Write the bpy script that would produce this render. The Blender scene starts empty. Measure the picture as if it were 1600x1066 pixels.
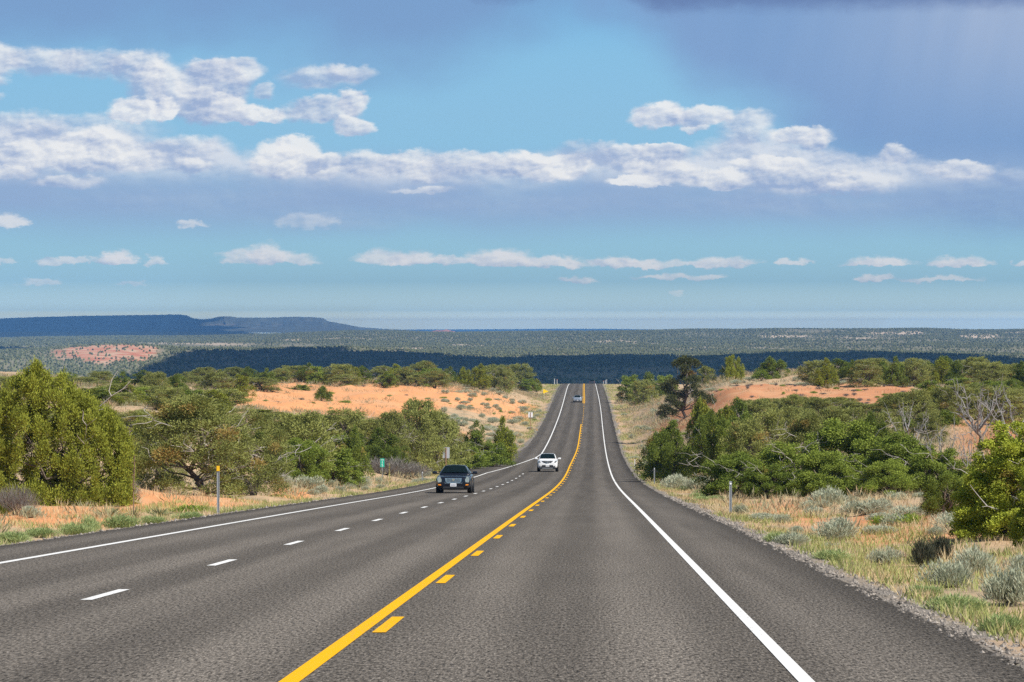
import bpy, bmesh, math, random
import numpy as np
from mathutils import Vector, Matrix

random.seed(7)
RNG = np.random.default_rng(7)
R = math.radians
PI = math.pi
DENOISE = False
scene = bpy.context.scene
COL = scene.collection

# ------------------------------------------------------------------ camera geometry
FPX = 5000.0                       # focal length in photograph pixels (1600 wide)
EYE = 1.62
YAW = math.atan(126 / FPX)
PITCH = math.atan(19 / FPX)
cam_d = bpy.data.cameras.new('camera')
cam_d.lens = 36.0 * FPX / 1600
cam_d.sensor_width = 36.0
cam_d.clip_start = 0.5
cam_d.clip_end = 90000
cam = bpy.data.objects.new('camera', cam_d)
COL.objects.link(cam)
cam.location = (0, 0, EYE)
cam.rotation_euler = (PI / 2 - PITCH, 0, YAW)
scene.camera = cam
_M = np.array((Matrix.Rotation(YAW, 3, 'Z') @ Matrix.Rotation(PI / 2 - PITCH, 3, 'X')))


def W(px, py, d):
    """surveyed point: bearing px / elevation py as read from the photograph, at road distance d"""
    v = _M @ np.array(((px - 800) / FPX, (533 - py) / FPX, -1.0))
    return np.array((v[0] / v[1] * d, d, EYE + v[2] / v[1] * d))


def bearing(x, y):
    """approximate inverse: the bearing number of a ground point"""
    return 926 + 5000 * (x / np.maximum(y, 1.0))


# ------------------------------------------------------------------ helpers
def spline(xs, ys):
    xs = np.array(xs, float); ys = np.array(ys, float); n = len(xs)
    h = np.diff(xs); A = np.zeros((n, n)); b = np.zeros(n); A[0, 0] = A[-1, -1] = 1
    for i in range(1, n - 1):
        A[i, i - 1] = h[i - 1]; A[i, i] = 2 * (h[i - 1] + h[i]); A[i, i + 1] = h[i]
        b[i] = 6 * ((ys[i + 1] - ys[i]) / h[i] - (ys[i] - ys[i - 1]) / h[i - 1])
    m = np.linalg.solve(A, b)

    def f(x):
        x = np.asarray(x, float)
        i = np.clip(np.searchsorted(xs, x) - 1, 0, n - 2)
        t = x - xs[i]; hh = h[i]
        a = ys[i]; c = (ys[i + 1] - ys[i]) / hh - hh * (2 * m[i] + m[i + 1]) / 6
        return a + c * t + m[i] / 2 * t ** 2 + (m[i + 1] - m[i]) / (6 * hh) * t ** 3
    return f


def _hash(ix, iy, seed):
    h = (ix.astype(np.int64) * 374761393 + iy.astype(np.int64) * 668265263 + seed * 974634777) & 0xFFFFFFFF
    h = ((h ^ (h >> 13)) * 1274126177) & 0xFFFFFFFF
    h = (h ^ (h >> 16)) & 0xFFFFFFFF
    return h / 4294967295.0


def vnoise(x, y, seed=0):
    x = np.asarray(x, float); y = np.asarray(y, float)
    ix = np.floor(x); iy = np.floor(y); fx = x - ix; fy = y - iy
    fx = fx * fx * (3 - 2 * fx); fy = fy * fy * (3 - 2 * fy)
    a = _hash(ix, iy, seed); b = _hash(ix + 1, iy, seed); c = _hash(ix, iy + 1, seed); d = _hash(ix + 1, iy + 1, seed)
    return (a * (1 - fx) + b * fx) * (1 - fy) + (c * (1 - fx) + d * fx) * fy


def fbm(x, y, seed=0, oct=4):
    s = 0; a = 0.5; t = 0
    for k in range(oct):
        s = s + a * vnoise(np.asarray(x) * 2 ** k, np.asarray(y) * 2 ** k, seed + 17 * k); t += a; a *= 0.5
    return s / t


def sstep(a, b, x):
    t = np.clip((np.asarray(x, float) - a) / (b - a), 0, 1)
    return t * t * (3 - 2 * t)


def mesh_np(name, V, F, attrs=None, smooth=False):
    """V (n,3); F list of (m,k) index arrays; attrs {name: (domain, values)}"""
    me = bpy.data.meshes.new(name)
    V = np.asarray(V, np.float32)
    if not isinstance(F, list): F = [F]
    F = [np.asarray(f, np.int32) for f in F if len(f)]
    nl = sum(f.size for f in F); nf = sum(len(f) for f in F)
    me.vertices.add(len(V)); me.vertices.foreach_set('co', V.ravel())
    me.loops.add(nl); me.loops.foreach_set('vertex_index', np.concatenate([f.ravel() for f in F]))
    me.polygons.add(nf)
    tot = np.concatenate([np.full(len(f), f.shape[1], np.int32) for f in F])
    st = np.concatenate([[0], np.cumsum(tot)[:-1]]).astype(np.int32)
    me.polygons.foreach_set('loop_start', st)
    try: me.polygons.foreach_set('loop_total', tot)
    except Exception: pass
    me.polygons.foreach_set('use_smooth', np.full(nf, smooth, bool))
    me.update(calc_edges=True)
    for k, (dom, vals) in (attrs or {}).items():
        a = me.attributes.new(k, 'FLOAT', dom); a.data.foreach_set('value', np.asarray(vals, np.float32))
    return me


def link(name, me, mats=None, parent=None, loc=None):
    o = bpy.data.objects.new(name, me); COL.objects.link(o)
    if mats is not None and me is not None:
        for m in (mats if isinstance(mats, (list, tuple)) else [mats]): me.materials.append(m)
    if parent is not None: o.parent = parent
    if loc is not None: o.location = loc
    return o


def tag(o, label, cat, group=None):
    o['label'] = label; o['category'] = cat
    if group: o['group'] = group
    return o


def struct(o, kind='structure'):
    o['kind'] = kind
    return o


def empty(name, loc, rz=0.0, scale=None):
    o = bpy.data.objects.new(name, None); COL.objects.link(o)
    o.location = loc; o.rotation_euler = (0, 0, rz); o.empty_display_size = 0.2
    if scale is not None: o.scale = scale
    return o


def bm_obj(name, bm, mat, parent=None, smooth=True, loc=None, rot=None, bevel=0, subsurf=0):
    me = bpy.data.meshes.new(name)
    bmesh.ops.recalc_face_normals(bm, faces=bm.faces)
    bm.to_mesh(me); bm.free()
    for p in me.polygons: p.use_smooth = smooth
    o = link(name, me, mat, parent, loc)
    if rot is not None: o.rotation_euler = rot
    if bevel:
        m = o.modifiers.new('bevel', 'BEVEL'); m.width = bevel; m.segments = 2; m.limit_method = 'ANGLE'
    if subsurf:
        m = o.modifiers.new('subsurf', 'SUBSURF'); m.levels = subsurf; m.render_levels = subsurf
    return o


def bm_box(bm, c, s, rot=None):
    m = Matrix.Translation(c)
    if rot is not None: m = m @ rot.to_4x4()
    m = m @ Matrix.Diagonal((s[0], s[1], s[2], 1))
    return bmesh.ops.create_cube(bm, size=1.0, matrix=m)['verts']


def bm_cyl(bm, p0, p1, r0, r1, n=10):
    p0 = Vector(p0); p1 = Vector(p1); d = p1 - p0
    q = d.to_track_quat('Z', 'Y')
    m = Matrix.Translation((p0 + p1) / 2) @ q.to_matrix().to_4x4()
    bmesh.ops.create_cone(bm, cap_ends=True, segments=n, radius1=r0, radius2=r1, depth=d.length, matrix=m)


# ------------------------------------------------------------------ node helpers
class NT:
    def __init__(s, tree): s.t = tree; s.n = tree.nodes; s.l = tree.links

    def _in(s, sock, v):
        if v is None: return
        if isinstance(v, bpy.types.NodeSocket): s.l.new(v, sock)
        else: sock.default_value = v

    def new(s, typ, **kw):
        n = s.n.new(typ)
        for k, v in kw.items(): setattr(n, k, v)
        return n

    def math(s, op, a, b=None, c=None, clamp=False):
        n = s.new('ShaderNodeMath', operation=op, use_clamp=clamp)
        s._in(n.inputs[0], a); s._in(n.inputs[1], b)
        if c is not None: s._in(n.inputs[2], c)
        return n.outputs[0]

    def mix(s, f, a, b, mode='MIX'):
        n = s.new('ShaderNodeMix', data_type='RGBA', blend_type=mode, clamp_factor=True)
        s._in(n.inputs[0], f)
        s._in(n.inputs[6], a if not isinstance(a, tuple) else (*a, 1)[:4])
        s._in(n.inputs[7], b if not isinstance(b, tuple) else (*b, 1)[:4])
        return n.outputs[2]

    def rng(s, v, a, b, c=0.0, d=1.0, smooth=False):
        n = s.new('ShaderNodeMapRange', interpolation_type='SMOOTHSTEP' if smooth else 'LINEAR')
        s._in(n.inputs[0], v)
        for i, x in enumerate((a, b, c, d)): s._in(n.inputs[i + 1], x)
        return n.outputs[0]

    def noise(s, vec, scale, detail=4, rough=0.55, dist=0.0, dims='3D', out=0):
        n = s.new('ShaderNodeTexNoise', noise_dimensions=dims)
        if vec is not None: s.l.new(vec, n.inputs['Vector'])
        s._in(n.inputs['Scale'], scale); n.inputs['Detail'].default_value = detail
        n.inputs['Roughness'].default_value = rough; n.inputs['Distortion'].default_value = dist
        return n.outputs[out]

    def vec(s, x, y, z=0.0):
        n = s.new('ShaderNodeCombineXYZ')
        s._in(n.inputs[0], x); s._in(n.inputs[1], y); s._in(n.inputs[2], z)
        return n.outputs[0]

    def vmath(s, op, a, b=None, c=None, out=0):
        n = s.new('ShaderNodeVectorMath', operation=op)
        s._in(n.inputs[0], a); s._in(n.inputs[1], b)
        if c is not None: s._in(n.inputs[2], c)
        return n.outputs[out]

    def curve(s, v, pts, lo, hi, ylo, yhi):
        """piecewise-linear function of v through pts, on v in [lo,hi], values in [ylo,yhi]"""
        t = s.rng(v, lo, hi)
        n = s.new('ShaderNodeFloatCurve')
        cm = n.mapping; c = cm.curves[0]
        P = [((x - lo) / (hi - lo), (y - ylo) / (yhi - ylo)) for x, y in pts]
        P = [(min(1, max(0, x)), min(1, max(0, y))) for x, y in P]
        c.points[0].location = P[0]; c.points[1].location = P[-1]
        for x, y in P[1:-1]: c.points.new(x, y)
        for p in c.points: p.handle_type = 'VECTOR'
        cm.update()
        s._in(n.inputs['Value'], t)
        return s.rng(n.outputs[0], 0, 1, ylo, yhi)

    def attr(s, name): return s.new('ShaderNodeAttribute', attribute_name=name).outputs['Fac']


def material(name):
    m = bpy.data.materials.new(name); m.use_nodes = True
    nt = NT(m.node_tree); b = m.node_tree.nodes['Principled BSDF']
    return m, nt, b


def simple(name, col, rough=0.5, metal=0.0, var=0.12, scale=6.0, spec=0.5, coat=0.0, emit=None):
    m, nt, b = material(name)
    tc = nt.new('ShaderNodeTexCoord').outputs['Object']
    f = nt.noise(tc, scale, 4, 0.6)
    lo = tuple(c * (1 - var) for c in col); hi = tuple(min(1, c * (1 + var)) for c in col)
    nt._in(b.inputs['Base Color'], nt.mix(f, lo, hi))
    b.inputs['Roughness'].default_value = rough; b.inputs['Metallic'].default_value = metal
    b.inputs['Specular IOR Level'].default_value = spec
    if coat: b.inputs['Coat Weight'].default_value = coat; b.inputs['Coat Roughness'].default_value = 0.04
    return m


def lin(r, g, b):
    f = lambda c: (c / 255 / 12.92) if c / 255 <= 0.04045 else ((c / 255 + 0.055) / 1.055) ** 2.4
    return (f(r), f(g), f(b))


# ------------------------------------------------------------------ light
SUN_EL, SUN_AZ = R(46), R(127)      # azimuth clockwise from the road direction: right and a little behind
S_DIR = Vector((math.cos(SUN_EL) * math.sin(SUN_AZ), math.cos(SUN_EL) * math.cos(SUN_AZ), math.sin(SUN_EL)))
sun_d = bpy.data.lights.new('sun', 'SUN'); sun_d.energy = 5.0; sun_d.angle = R(0.5); sun_d.color = (1.0, 0.94, 0.85)
sun = bpy.data.objects.new('sun', sun_d); COL.objects.link(sun)
sun.rotation_euler = S_DIR.to_track_quat('Z', 'Y').to_euler(); sun.location = S_DIR * 500

SKY_STR = 0.075
EXPO = 0.30
world = bpy.data.worlds.new('World'); scene.world = world; world.use_nodes = True


def build_world():
    nt = NT(world.node_tree); world.node_tree.nodes.clear()
    out = nt.new('ShaderNodeOutputWorld'); bg = nt.new('ShaderNodeBackground')
    nt.l.new(bg.outputs[0], out.inputs[0]); bg.inputs[1].default_value = SKY_STR
    sky = nt.new('ShaderNodeTexSky', sky_type='NISHITA', sun_disc=False, sun_elevation=SUN_EL, sun_rotation=SUN_AZ,
                 air_density=1.0, dust_density=0.4, ozone_density=1.6)
    k = 1.0 / SKY_STR / 2 ** EXPO
    L = lambda r, g, b: tuple(c * k for c in lin(r, g, b))
    d = nt.new('ShaderNodeTexCoord').outputs['Generated']
    sx = nt.new('ShaderNodeSeparateXYZ'); nt.l.new(d, sx.inputs[0]); X, Y, Z = sx.outputs
    az = nt.math('ARCTAN2', X, Y)
    hor = nt.math('SQRT', nt.math('ADD', nt.math('MULTIPLY', X, X), nt.math('MULTIPLY', Y, Y)))
    el = nt.math('DIVIDE', Z, nt.math('MAXIMUM', hor, 0.02))
    # bearing and elevation, in hundredths of a hundred-pixel of the lens: u 0..16 across, v 0 at top .. 5.14 at the horizon
    u = nt.math('MULTIPLY_ADD', az, 50.0, 9.26)
    v = nt.math('MULTIPLY_ADD', el, -50.0, 5.14)
    # clear sky: low band colour by elevation, Nishita above it
    ramp = nt.new('ShaderNodeValToRGB'); nt._in(ramp.inputs[0], nt.rng(v, -1.0, 5.2))
    cr = ramp.color_ramp
    stops = [(0.0, (118, 172, 220)), (0.16, (126, 184, 226)), (0.30, (139, 193, 227)), (0.45, (144, 194, 225)), (0.62, (146, 197, 226)), (0.80, (160, 205, 224)), (1.0, (172, 208, 222))]
    while len(cr.elements) < len(stops): cr.elements.new(0.5)
    for e, (p, c) in zip(cr.elements, stops): e.position = p; e.color = (*lin(*c), 1)
    low = nt.mix(1.0, ramp.outputs[0], (k, k, k), 'MULTIPLY')
    col = nt.mix(nt.rng(v, -1.0, -16.0, smooth=True), low, sky.outputs[0])
    clear = col
    # warps
    P = nt.vec(u, v)
    Ps = nt.vec(nt.math('MULTIPLY', u, 0.55), v)
    w1 = nt.noise(Ps, 1.5, 6, 0.62, out=1)       # colour noise for warping
    ws = nt.new('ShaderNodeSeparateColor'); nt.l.new(w1, ws.inputs[0])
    wx = nt.math('MULTIPLY_ADD', ws.outputs[0], 1.3, -0.65)
    wy = nt.math('MULTIPLY_ADD', ws.outputs[1], 0.9, -0.45)
    fine = nt.noise(Ps, 5.0, 7, 0.6)
    fy = nt.math('MULTIPLY_ADD', fine, 0.36, -0.18)
    # relief: same noise sampled toward the light (right and up)
    off = nt.vmath('ADD', Ps, (0.06, -0.10, 0.0))
    r1 = nt.noise(Ps, 2.2, 5, 0.5); r2 = nt.noise(off, 2.2, 5, 0.5)
    f2 = nt.noise(nt.vmath('ADD', Ps, (0.03, -0.05, 0.0)), 5.0, 7, 0.6)
    rel = nt.math('ADD', nt.math('SUBTRACT', r1, r2), nt.math('MULTIPLY', nt.math('SUBTRACT', fine, f2), 0.9))
    tiny = nt.noise(Ps, 15.0, 3, 0.55)
    LO, HI = -20.0, 40.0

    def veil(col, c, a): return nt.mix(a, col, c)

    def per(f, lo, hi, smooth=True): return nt.rng(f, lo, hi, smooth=smooth)

    # ---- high grey veils
    big = nt.noise(nt.vec(nt.math('MULTIPLY', u, 0.35), nt.math('MULTIPLY', v, 0.5)), 1.0, 4, 0.5)
    bw = nt.math('MULTIPLY_ADD', big, 2.4, -1.2)
    vv = nt.math('ADD', v, bw)
    vl = nt.curve(u, [(-2, 1.0), (0, 0.9), (2.5, 0.75), (4.0, 1.0), (6.0, 1.2), (7.5, 0.9), (9.0, 0.2), (10, -0.2), (12, -1), (18, -1)], -2, 18, -2, 6)
    a = per(nt.math('SUBTRACT', vl, vv), -0.55, 1.0)
    col = veil(col, L(124, 156, 200), nt.math('MULTIPLY', a, 0.85))
    vr = nt.curve(u, [(-2, -2), (8.0, -1.5), (9.0, -0.1), (10.0, 0.8), (11.0, 1.5), (12.0, 2.0), (13.0, 2.5), (14.0, 2.9), (15.0, 3.3), (16.0, 3.7), (18, 4.2)], -2, 18, -3, 6)
    a = per(nt.math('SUBTRACT', vr, vv), -0.5, 0.9)
    streak = nt.noise(nt.vec(nt.math('MULTIPLY_ADD', v, 0.35, nt.math('MULTIPLY', u, 1.6)), nt.math('MULTIPLY', v, 0.25)), 1.2, 3, 0.5)
    warm = nt.mix(nt.math('MULTIPLY', per(u, 11.5, 16.5), per(v, 2.4, 0.2)), L(132, 163, 206), L(176, 189, 214))
    warm = nt.mix(nt.math('MULTIPLY', streak, 0.5), warm, L(116, 150, 198))
    col = veil(col, warm, nt.math('MULTIPLY', a, 0.93))
    vt = nt.curve(u, [(-2, -0.6), (6.8, -0.4), (7.4, 0.0), (8.3, 0.02), (8.8, -0.3), (9.6, -0.1), (10.3, 0.22), (11.2, 0.16), (13, 0.18), (15, 0.16), (18, 0.2)], -2, 18, -2, 2)
    a = per(nt.math('SUBTRACT', vt, nt.math('ADD', v, nt.math('MULTIPLY', fy, 0.6))), -0.12, 0.2)
    up = per(v, -1.2, -0.1)
    col = veil(col, nt.mix(up, L(150, 165, 200), L(98, 120, 168)), nt.math('MULTIPLY', a, 0.75))

    # ---- grey flat base under the long bank
    vb = nt.math('ADD', v, nt.math('MULTIPLY', bw, 0.25))
    a = nt.math('MULTIPLY', per(vb, 2.2, 2.9), per(vb, 3.9, 3.15))
    a = nt.math('MULTIPLY', a, nt.math('MULTIPLY_ADD', big, 1.0, 0.48))
    col = veil(col, L(150, 177, 212), nt.math('MULTIPLY', a, 0.95, clamp=True))

    # ---- cumulus rows
    def row(col, top, bot, wscale, st, sb, alpha, lit=1.0, white=(246, 245, 244), grey=(160, 178, 211), grey2=(186, 196, 219), fscale=1.0, rgain=2.4, tb=0.75):
        lo, hi = -3.0, 19.0
        T = nt.curve(nt.math('MULTIPLY_ADD', wx, 0.35 * wscale, u), top, lo, hi, -1, 5)
        B = nt.curve(nt.math('MULTIPLY_ADD', wx, 0.35 * wscale, u), bot, lo, hi, -1, 5)
        y = nt.math('ADD', v, nt.math('ADD', nt.math('MULTIPLY', wy, 0.42 * wscale), nt.math('MULTIPLY', fy, 0.8 * fscale)))
        dt = nt.math('SUBTRACT', y, T)
        yb = nt.math('MULTIPLY_ADD', fy, 0.22 * fscale, v)
        db = nt.math('SUBTRACT', B, yb)
        th = nt.math('MAXIMUM', nt.math('SUBTRACT', B, T), 0.05)
        a = nt.math('MULTIPLY', per(dt, 0.0, st), per(db, 0.0, sb))
        a = nt.math('MULTIPLY', a, per(nt.math('SUBTRACT', B, T), 0.02, 0.10))
        t = nt.math('DIVIDE', dt, th)
        sh = nt.math('ADD', nt.math('MULTIPLY_ADD', t, -tb, 1.0), nt.math('MULTIPLY', rel, rgain * 0.75))
        sh = nt.math('ADD', sh, nt.math('MULTIPLY_ADD', r1, 1.15, -0.62))
        sh = nt.math('ADD', sh, nt.math('MULTIPLY', fy, 0.55))
        sh = nt.math('MULTIPLY', sh, lit, clamp=True)
        c = nt.mix(nt.rng(sh, -0.05, 0.55), L(*grey), L(*grey2)); c = nt.mix(per(sh, 0.30, 1.05), c, L(*white))
        return nt.mix(nt.math('MULTIPLY', a, alpha), col, c)

    # the long bank: a muted body, then single heaps standing in it
    top = [(-3, 1.9), (0, 1.85), (0.6, 1.78), (1.3, 1.95), (2.0, 1.92), (2.6, 2.1), (3.4, 2.08), (3.75, 2.3), (4.05, 2.25), (4.6, 2.15), (5.0, 2.3), (5.6, 2.36), (6.6, 2.34), (7.3, 2.34),
           (8.6, 2.26), (9.3, 2.16), (10.0, 2.2), (10.8, 2.22), (11.4, 2.0), (12.2, 2.0), (12.8, 2.15), (13.5, 2.4), (13.9, 2.25), (14.3, 2.4), (15.2, 2.55), (16, 2.62), (19, 2.5)]
    bot = [(-3, 2.98), (1.5, 3.0), (4.2, 3.0), (6, 3.12), (8.2, 3.12), (9.0, 3.0), (11.9, 3.1), (14, 3.12), (16, 3.1), (19, 3.0)]
    col = row(col, top, bot, 0.9, 0.30, 0.50, 0.95, rgain=2.0, tb=0.5, grey=(168, 187, 216), grey2=(186, 200, 222), white=(220, 226, 235))
    Pv = nt.vec(nt.math('MULTIPLY_ADD', wx, 0.50, u), nt.math('ADD', v, nt.math('ADD', nt.math('MULTIPLY_ADD', tiny, 0.07, -0.035), nt.math('ADD', nt.math('MULTIPLY', wy, 0.30), nt.math('MULTIPLY', fy, 0.75)))))
    s = nt.new('ShaderNodeSeparateXYZ'); nt.l.new(Pv, s.inputs[0]); PL = nt.vec(s.outputs[0], s.outputs[1], s.outputs[1])
    w3 = nt.noise(nt.vec(nt.math('MULTIPLY', u, 0.5), v), 7.0, 4, 0.6, out=1); s3 = nt.new('ShaderNodeSeparateColor'); nt.l.new(w3, s3.inputs[0])
    us = nt.math('ADD', u, nt.math('MULTIPLY_ADD', s3.outputs[0], 0.60, -0.30)); vs_ = nt.math('ADD', v, nt.math('MULTIPLY_ADD', s3.outputs[1], 0.24, -0.12))
    PS = nt.vec(us, vs_, vs_)
    relief = nt.math('ADD', nt.math('MULTIPLY', rel, 2.0), nt.math('ADD', nt.math('MULTIPLY_ADD', r1, 0.7, -0.35), nt.math('MULTIPLY', fy, 0.6)))

    tok = []

    def puff(col, cx, cy, rx, rt, rb, op, br=0.6, soft=0.5, small=False, dark=(166, 184, 214), lite=(243, 243, 242)):
        base = PS if small else PL
        if tok: base = nt.vmath('ADD', base, nt.math('MULTIPLY', tok[0], 1e-6))   # orders the evaluation
        q = nt.vmath('MULTIPLY_ADD', base, (1 / rx, 1 / rb, -1 / rt), (-cx / rx, -cy / rb, cy / rt))
        q = nt.vmath('MAXIMUM', q, (-1e6, 0, 0))
        ln = nt.vmath('LENGTH', q, out=1)
        a = nt.rng(ln, 1.10, 1.10 - soft * .85, 0.0, op, smooth=True)
        dp = nt.vmath('DOT_PRODUCT', q, (0.16, -0.42, 0.34), out=1)
        sh = nt.math('ADD', dp, relief)
        cc = nt.mix(nt.rng(sh, -br, 1.0 - br), L(*dark), L(*lite))
        tok[:] = [a]
        return nt.mix(a, col, cc)

    G = dict(dark=(158, 176, 210), lite=(206, 212, 227))
    heap = [(-.05, 1.0, .55, .32, .27, .9, .7), (.75, 1.0, .7, .25, .27, .8, .5, .7), (1.5, 1.02, .8, .26, .27, .8, .45, .7), (2.2, 1.05, .7, .26, .35, .85, .45, .7), (2.35, 1.45, .34, .5, .4, .85, .3, .6),
            (3.35, 1.3, .62, .42, .7, .95, .25, .5), (3.15, 1.7, .5, .45, .27, .95, .1, .5), (2.6, 1.32, .36, .42, .55, .95, .75), (3.75, 1.08, .42, .22, .27, .9, .6), (3.25, 1.1, .3, .2, .25, .9, .55), (2.14, 1.84, .42, .28, .13, 1, .85, .35), (2.6, 1.82, .18, .3, .15, 1, .8, .4),
            (3.58, 1.68, .33, .27, .28, .95, .8, .45), (4.0, 1.84, .46, .2, .13, 1, .75, .35), (5.0, 1.22, .7, .22, .22, .75, .5, .7), (5.5, 1.18, .45, .16, .16, .7, .45, .7), (5.0, 1.74, .75, .22, .22, .9, .5, .5), (5.5, 1.62, .3, .2, .22, .95, .72, .4),
            (5.55, 1.98, .33, .18, .17, .95, .62, .4), (4.15, 1.42, .2, .13, .13, .7, .6, .6), (-.1, 1.3, .32, .13, .13, .8, .6, .6), (-.15, 1.56, .3, .1, .1, .7, .5, .6)]
    for h in heap: col = puff(col, *h[:5], h[5] * .92, h[6] * .92, *h[7:], dark=(160, 178, 211))
    bank = [(.3, 2.0, .9, .25, .4, .7, .45, .8), (1.5, 2.02, 1.2, .22, .4, .6, .4, .8), (.45, 2.45, .55, .27, .28, .95, .72, .5), (.15, 2.72, .5, .15, .12, .85, .7), (2.15, 2.55, .55, .3, .2, .9, .8, .6), (1.4, 2.42, .75, .38, .32, 1, .85, .4), (1.75, 2.26, .38, .27, .3, .95, .85, .5),
            (1.1, 2.88, .65, .13, .13, .8, .6, .6), (2.9, 2.32, .75, .2, .35, .75, .5, .7), (2.95, 2.62, .35, .13, .15, .8, .65, .6), (4.35, 2.5, .44, .32, .33, 1, .88, .4), (4.66, 2.4, .34, .29, .4, 1, .95, .35), (5.08, 2.58, .28, .2, .26, .95, .82, .4), (4.93, 2.6, .2, .1, .12, .8, .05, .6),
            (5.8, 2.55, .6, .22, .26, .85, .62, .6), (6.3, 2.5, .5, .17, .2, .85, .68, .5), (6.65, 2.68, .42, .2, .2, .9, .65, .5), (7.2, 2.5, .6, .17, .26, .8, .6, .6), (7.9, 2.5, .6, .17, .26, .8, .6, .6), (6.6, 2.97, .6, .07, .07, .7, .6, .6),
            (8.2, 2.55, .5, .18, .2, .95, .8, .4), (8.85, 2.6, .45, .2, .22, .95, .8, .4), (8.6, 2.72, .5, .1, .13, .9, .72), (9.2, 2.3, .6, .13, .3, .6, .35, .7), (10, 2.4, .8, .16, .35, .8, .55, .6), (10.35, 2.32, .5, .08, .2, .9, .75, .4), (10.0, 2.62, .3, .15, .2, .9, .7),
            (9.95, 2.86, .55, .13, .08, 1, .82, .35), (10.5, 2.66, .55, .22, .25, .95, .78, .5), (11.2, 2.84, .65, .25, .14, 1, .82, .4), (12.0, 2.56, .6, .13, .14, .95, .78, .4), (12.4, 2.82, .9, .25, .27, .8, .58, .6), (13.4, 2.86, .9, .2, .2, .75, .55, .6), (13.0, 2.9, .5, .13, .14, .85, .62),
            (14.0, 2.45, .27, .2, .18, .85, .68, .55), (14.9, 2.7, .55, .18, .16, .85, .62, .5), (11.6, 1.92, .5, .2, .45, .8, .5, .7), (10.3, 1.84, .55, .24, .16, 1, .78, .4), (10.9, 1.86, .5, .2, .18, .95, .72, .45), (10.85, 2.04, .2, .06, .06, .8, .6), (12.5, 2.12, .55, .15, .15, .95, .75, .45), (12.72, 2.2, .22, .13, .16, .9, .7, .5)]
    base = [(3.0, 3.12, 3.2, .3, .4), (8.0, 3.2, 3.2, .35, .4), (12.3, 3.18, 3.2, .3, .35), (5.2, 3.45, 1.6, .25, .3)]
    for h in base: col = puff(col, *h, .55, .45, 1.4, dark=(150, 176, 212), lite=(172, 192, 218))
    col = puff(col, 15.4, 3.2, 1.7, 1.0, .75, .6, .5, 1.5, dark=(128, 158, 202), lite=(146, 176, 210))
    for h in bank: col = puff(col, *h[:5], h[5] * .92, h[6] * .9, *h[7:], dark=(160, 179, 212))
    low = [(.95, 4.08, .35, .07, .09, .7), (1.35, 4.06, .2, .05, .06, .6), (1.85, 4.05, .33, .13, .11, .95), (2.45, 4.08, .2, .11, .1, .7), (3.85, 4.03, .42, .13, .12, .7), (4.6, 4.05, .42, .11, .12, .7), (4.2, 4.0, .36, .19, .17, .9), (.1, 4.12, .2, .06, .05, .5),
           (6.0, 4.05, .5, .15, .12, .75), (6.5, 4.08, .5, .14, .09, .9), (7.0, 4.07, .4, .09, .1, .75), (7.8, 4.06, .6, .17, .13, .95), (8.6, 4.11, .62, .11, .09, .9), (9.6, 4.1, .42, .09, .1, .9), (10.0, 4.15, .37, .09, .06, .85), (10.6, 4.13, .5, .08, .07, .65), (11.3, 4.12, .57, .11, .08, .85), (12.35, 4.1, .28, .06, .06, .75),
           (13.7, 4.13, .57, .11, .06, .9), (14.95, 4.12, .52, .11, .08, .9), (15.85, 4.15, .13, .07, .05, .75), (.7, 4.42, .36, .06, .06, .5), (2.1, 4.43, .24, .05, .05, .5), (9.05, 4.38, .32, .06, .05, .75), (10.4, 4.33, .45, .05, .05, .7), (11.0, 4.34, .36, .05, .05, .65), (13.6, 4.36, .32, .07, .05, .8), (14.6, 4.38, .7, .06, .05, .65), (10.6, 4.59, .15, .03, .03, .6),
           (.18, 3.48, .32, .14, .13, .8), (2.98, 3.5, .26, .08, .08, .65), (4.8, 3.45, .5, .15, .15, .4)]
    for h in low: col = puff(col, h[0], h[1] + h[4] * .3, h[2] * 1.05, h[3] * 1.35, h[4] * .55, h[5], .72, .6, True, dark=(180, 198, 220), lite=(236, 236, 237))
    col = nt.mix(nt.rng(v, 4.40, 4.85), col, tuple(k * x for x in (0.72, 0.93, 0.88)))
    col = nt.mix(nt.rng(v, 4.85, 5.02), col, tuple(k * x for x in (1.85, 1.85, 1.16)))
    # the cloudy quarter ahead over the plain sky all round (a mix of two backgrounds)
    bg2 = nt.new('ShaderNodeBackground'); bg2.inputs[1].default_value = SKY_STR
    nt.l.new(col, bg.inputs[0]); nt.l.new(clear, bg2.inputs[0])
    f = nt.math('MULTIPLY', nt.rng(v, -7.0, -3.0, smooth=True), nt.math('MULTIPLY', nt.rng(u, -14.0, -6.0, smooth=True), nt.rng(u, 32.0, 24.0, smooth=True)))
    ms = nt.new('ShaderNodeMixShader'); nt._in(ms.inputs[0], f); nt.l.new(bg2.outputs[0], ms.inputs[1]); nt.l.new(bg.outputs[0], ms.inputs[2]); nt.l.new(ms.outputs[0], out.inputs[0])


build_world()

# ------------------------------------------------------------------ road profile
road_drop = spline([-60, 0, 60, 120, 164, 215, 265, 310, 373, 450, 563, 663, 800, 880, 935, 990, 1050, 1120, 1200, 1300],
                   [1.62 - 2.48, 1.62, 4.10, 6.58, 8.41, 10.40, 12.1, 13.3, 14.55, 15.3, 15.45, 15.2, 15.15, 15.45, 16.05, 17.0, 18.5, 20.9, 24.5, 30.0])


def road_z(y): return EYE - road_drop(y)


def drift(y): return -0.8 * sstep(560, 960, y)


def lane_edge(y):   # left edge line
    return np.interp(y, [-60, 250, 275, 352, 372, 1300], [-9.35, -9.35, -9.1, -6.3, -5.95, -5.95]) + drift(y)


def pave_l(y):
    return np.interp(y, [-60, 325, 345, 365, 385, 410, 440, 1300], [-11.25, -11.25, -10.9, -9.6, -8.8, -8.35, -8.25, -8.25]) + drift(y)


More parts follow.
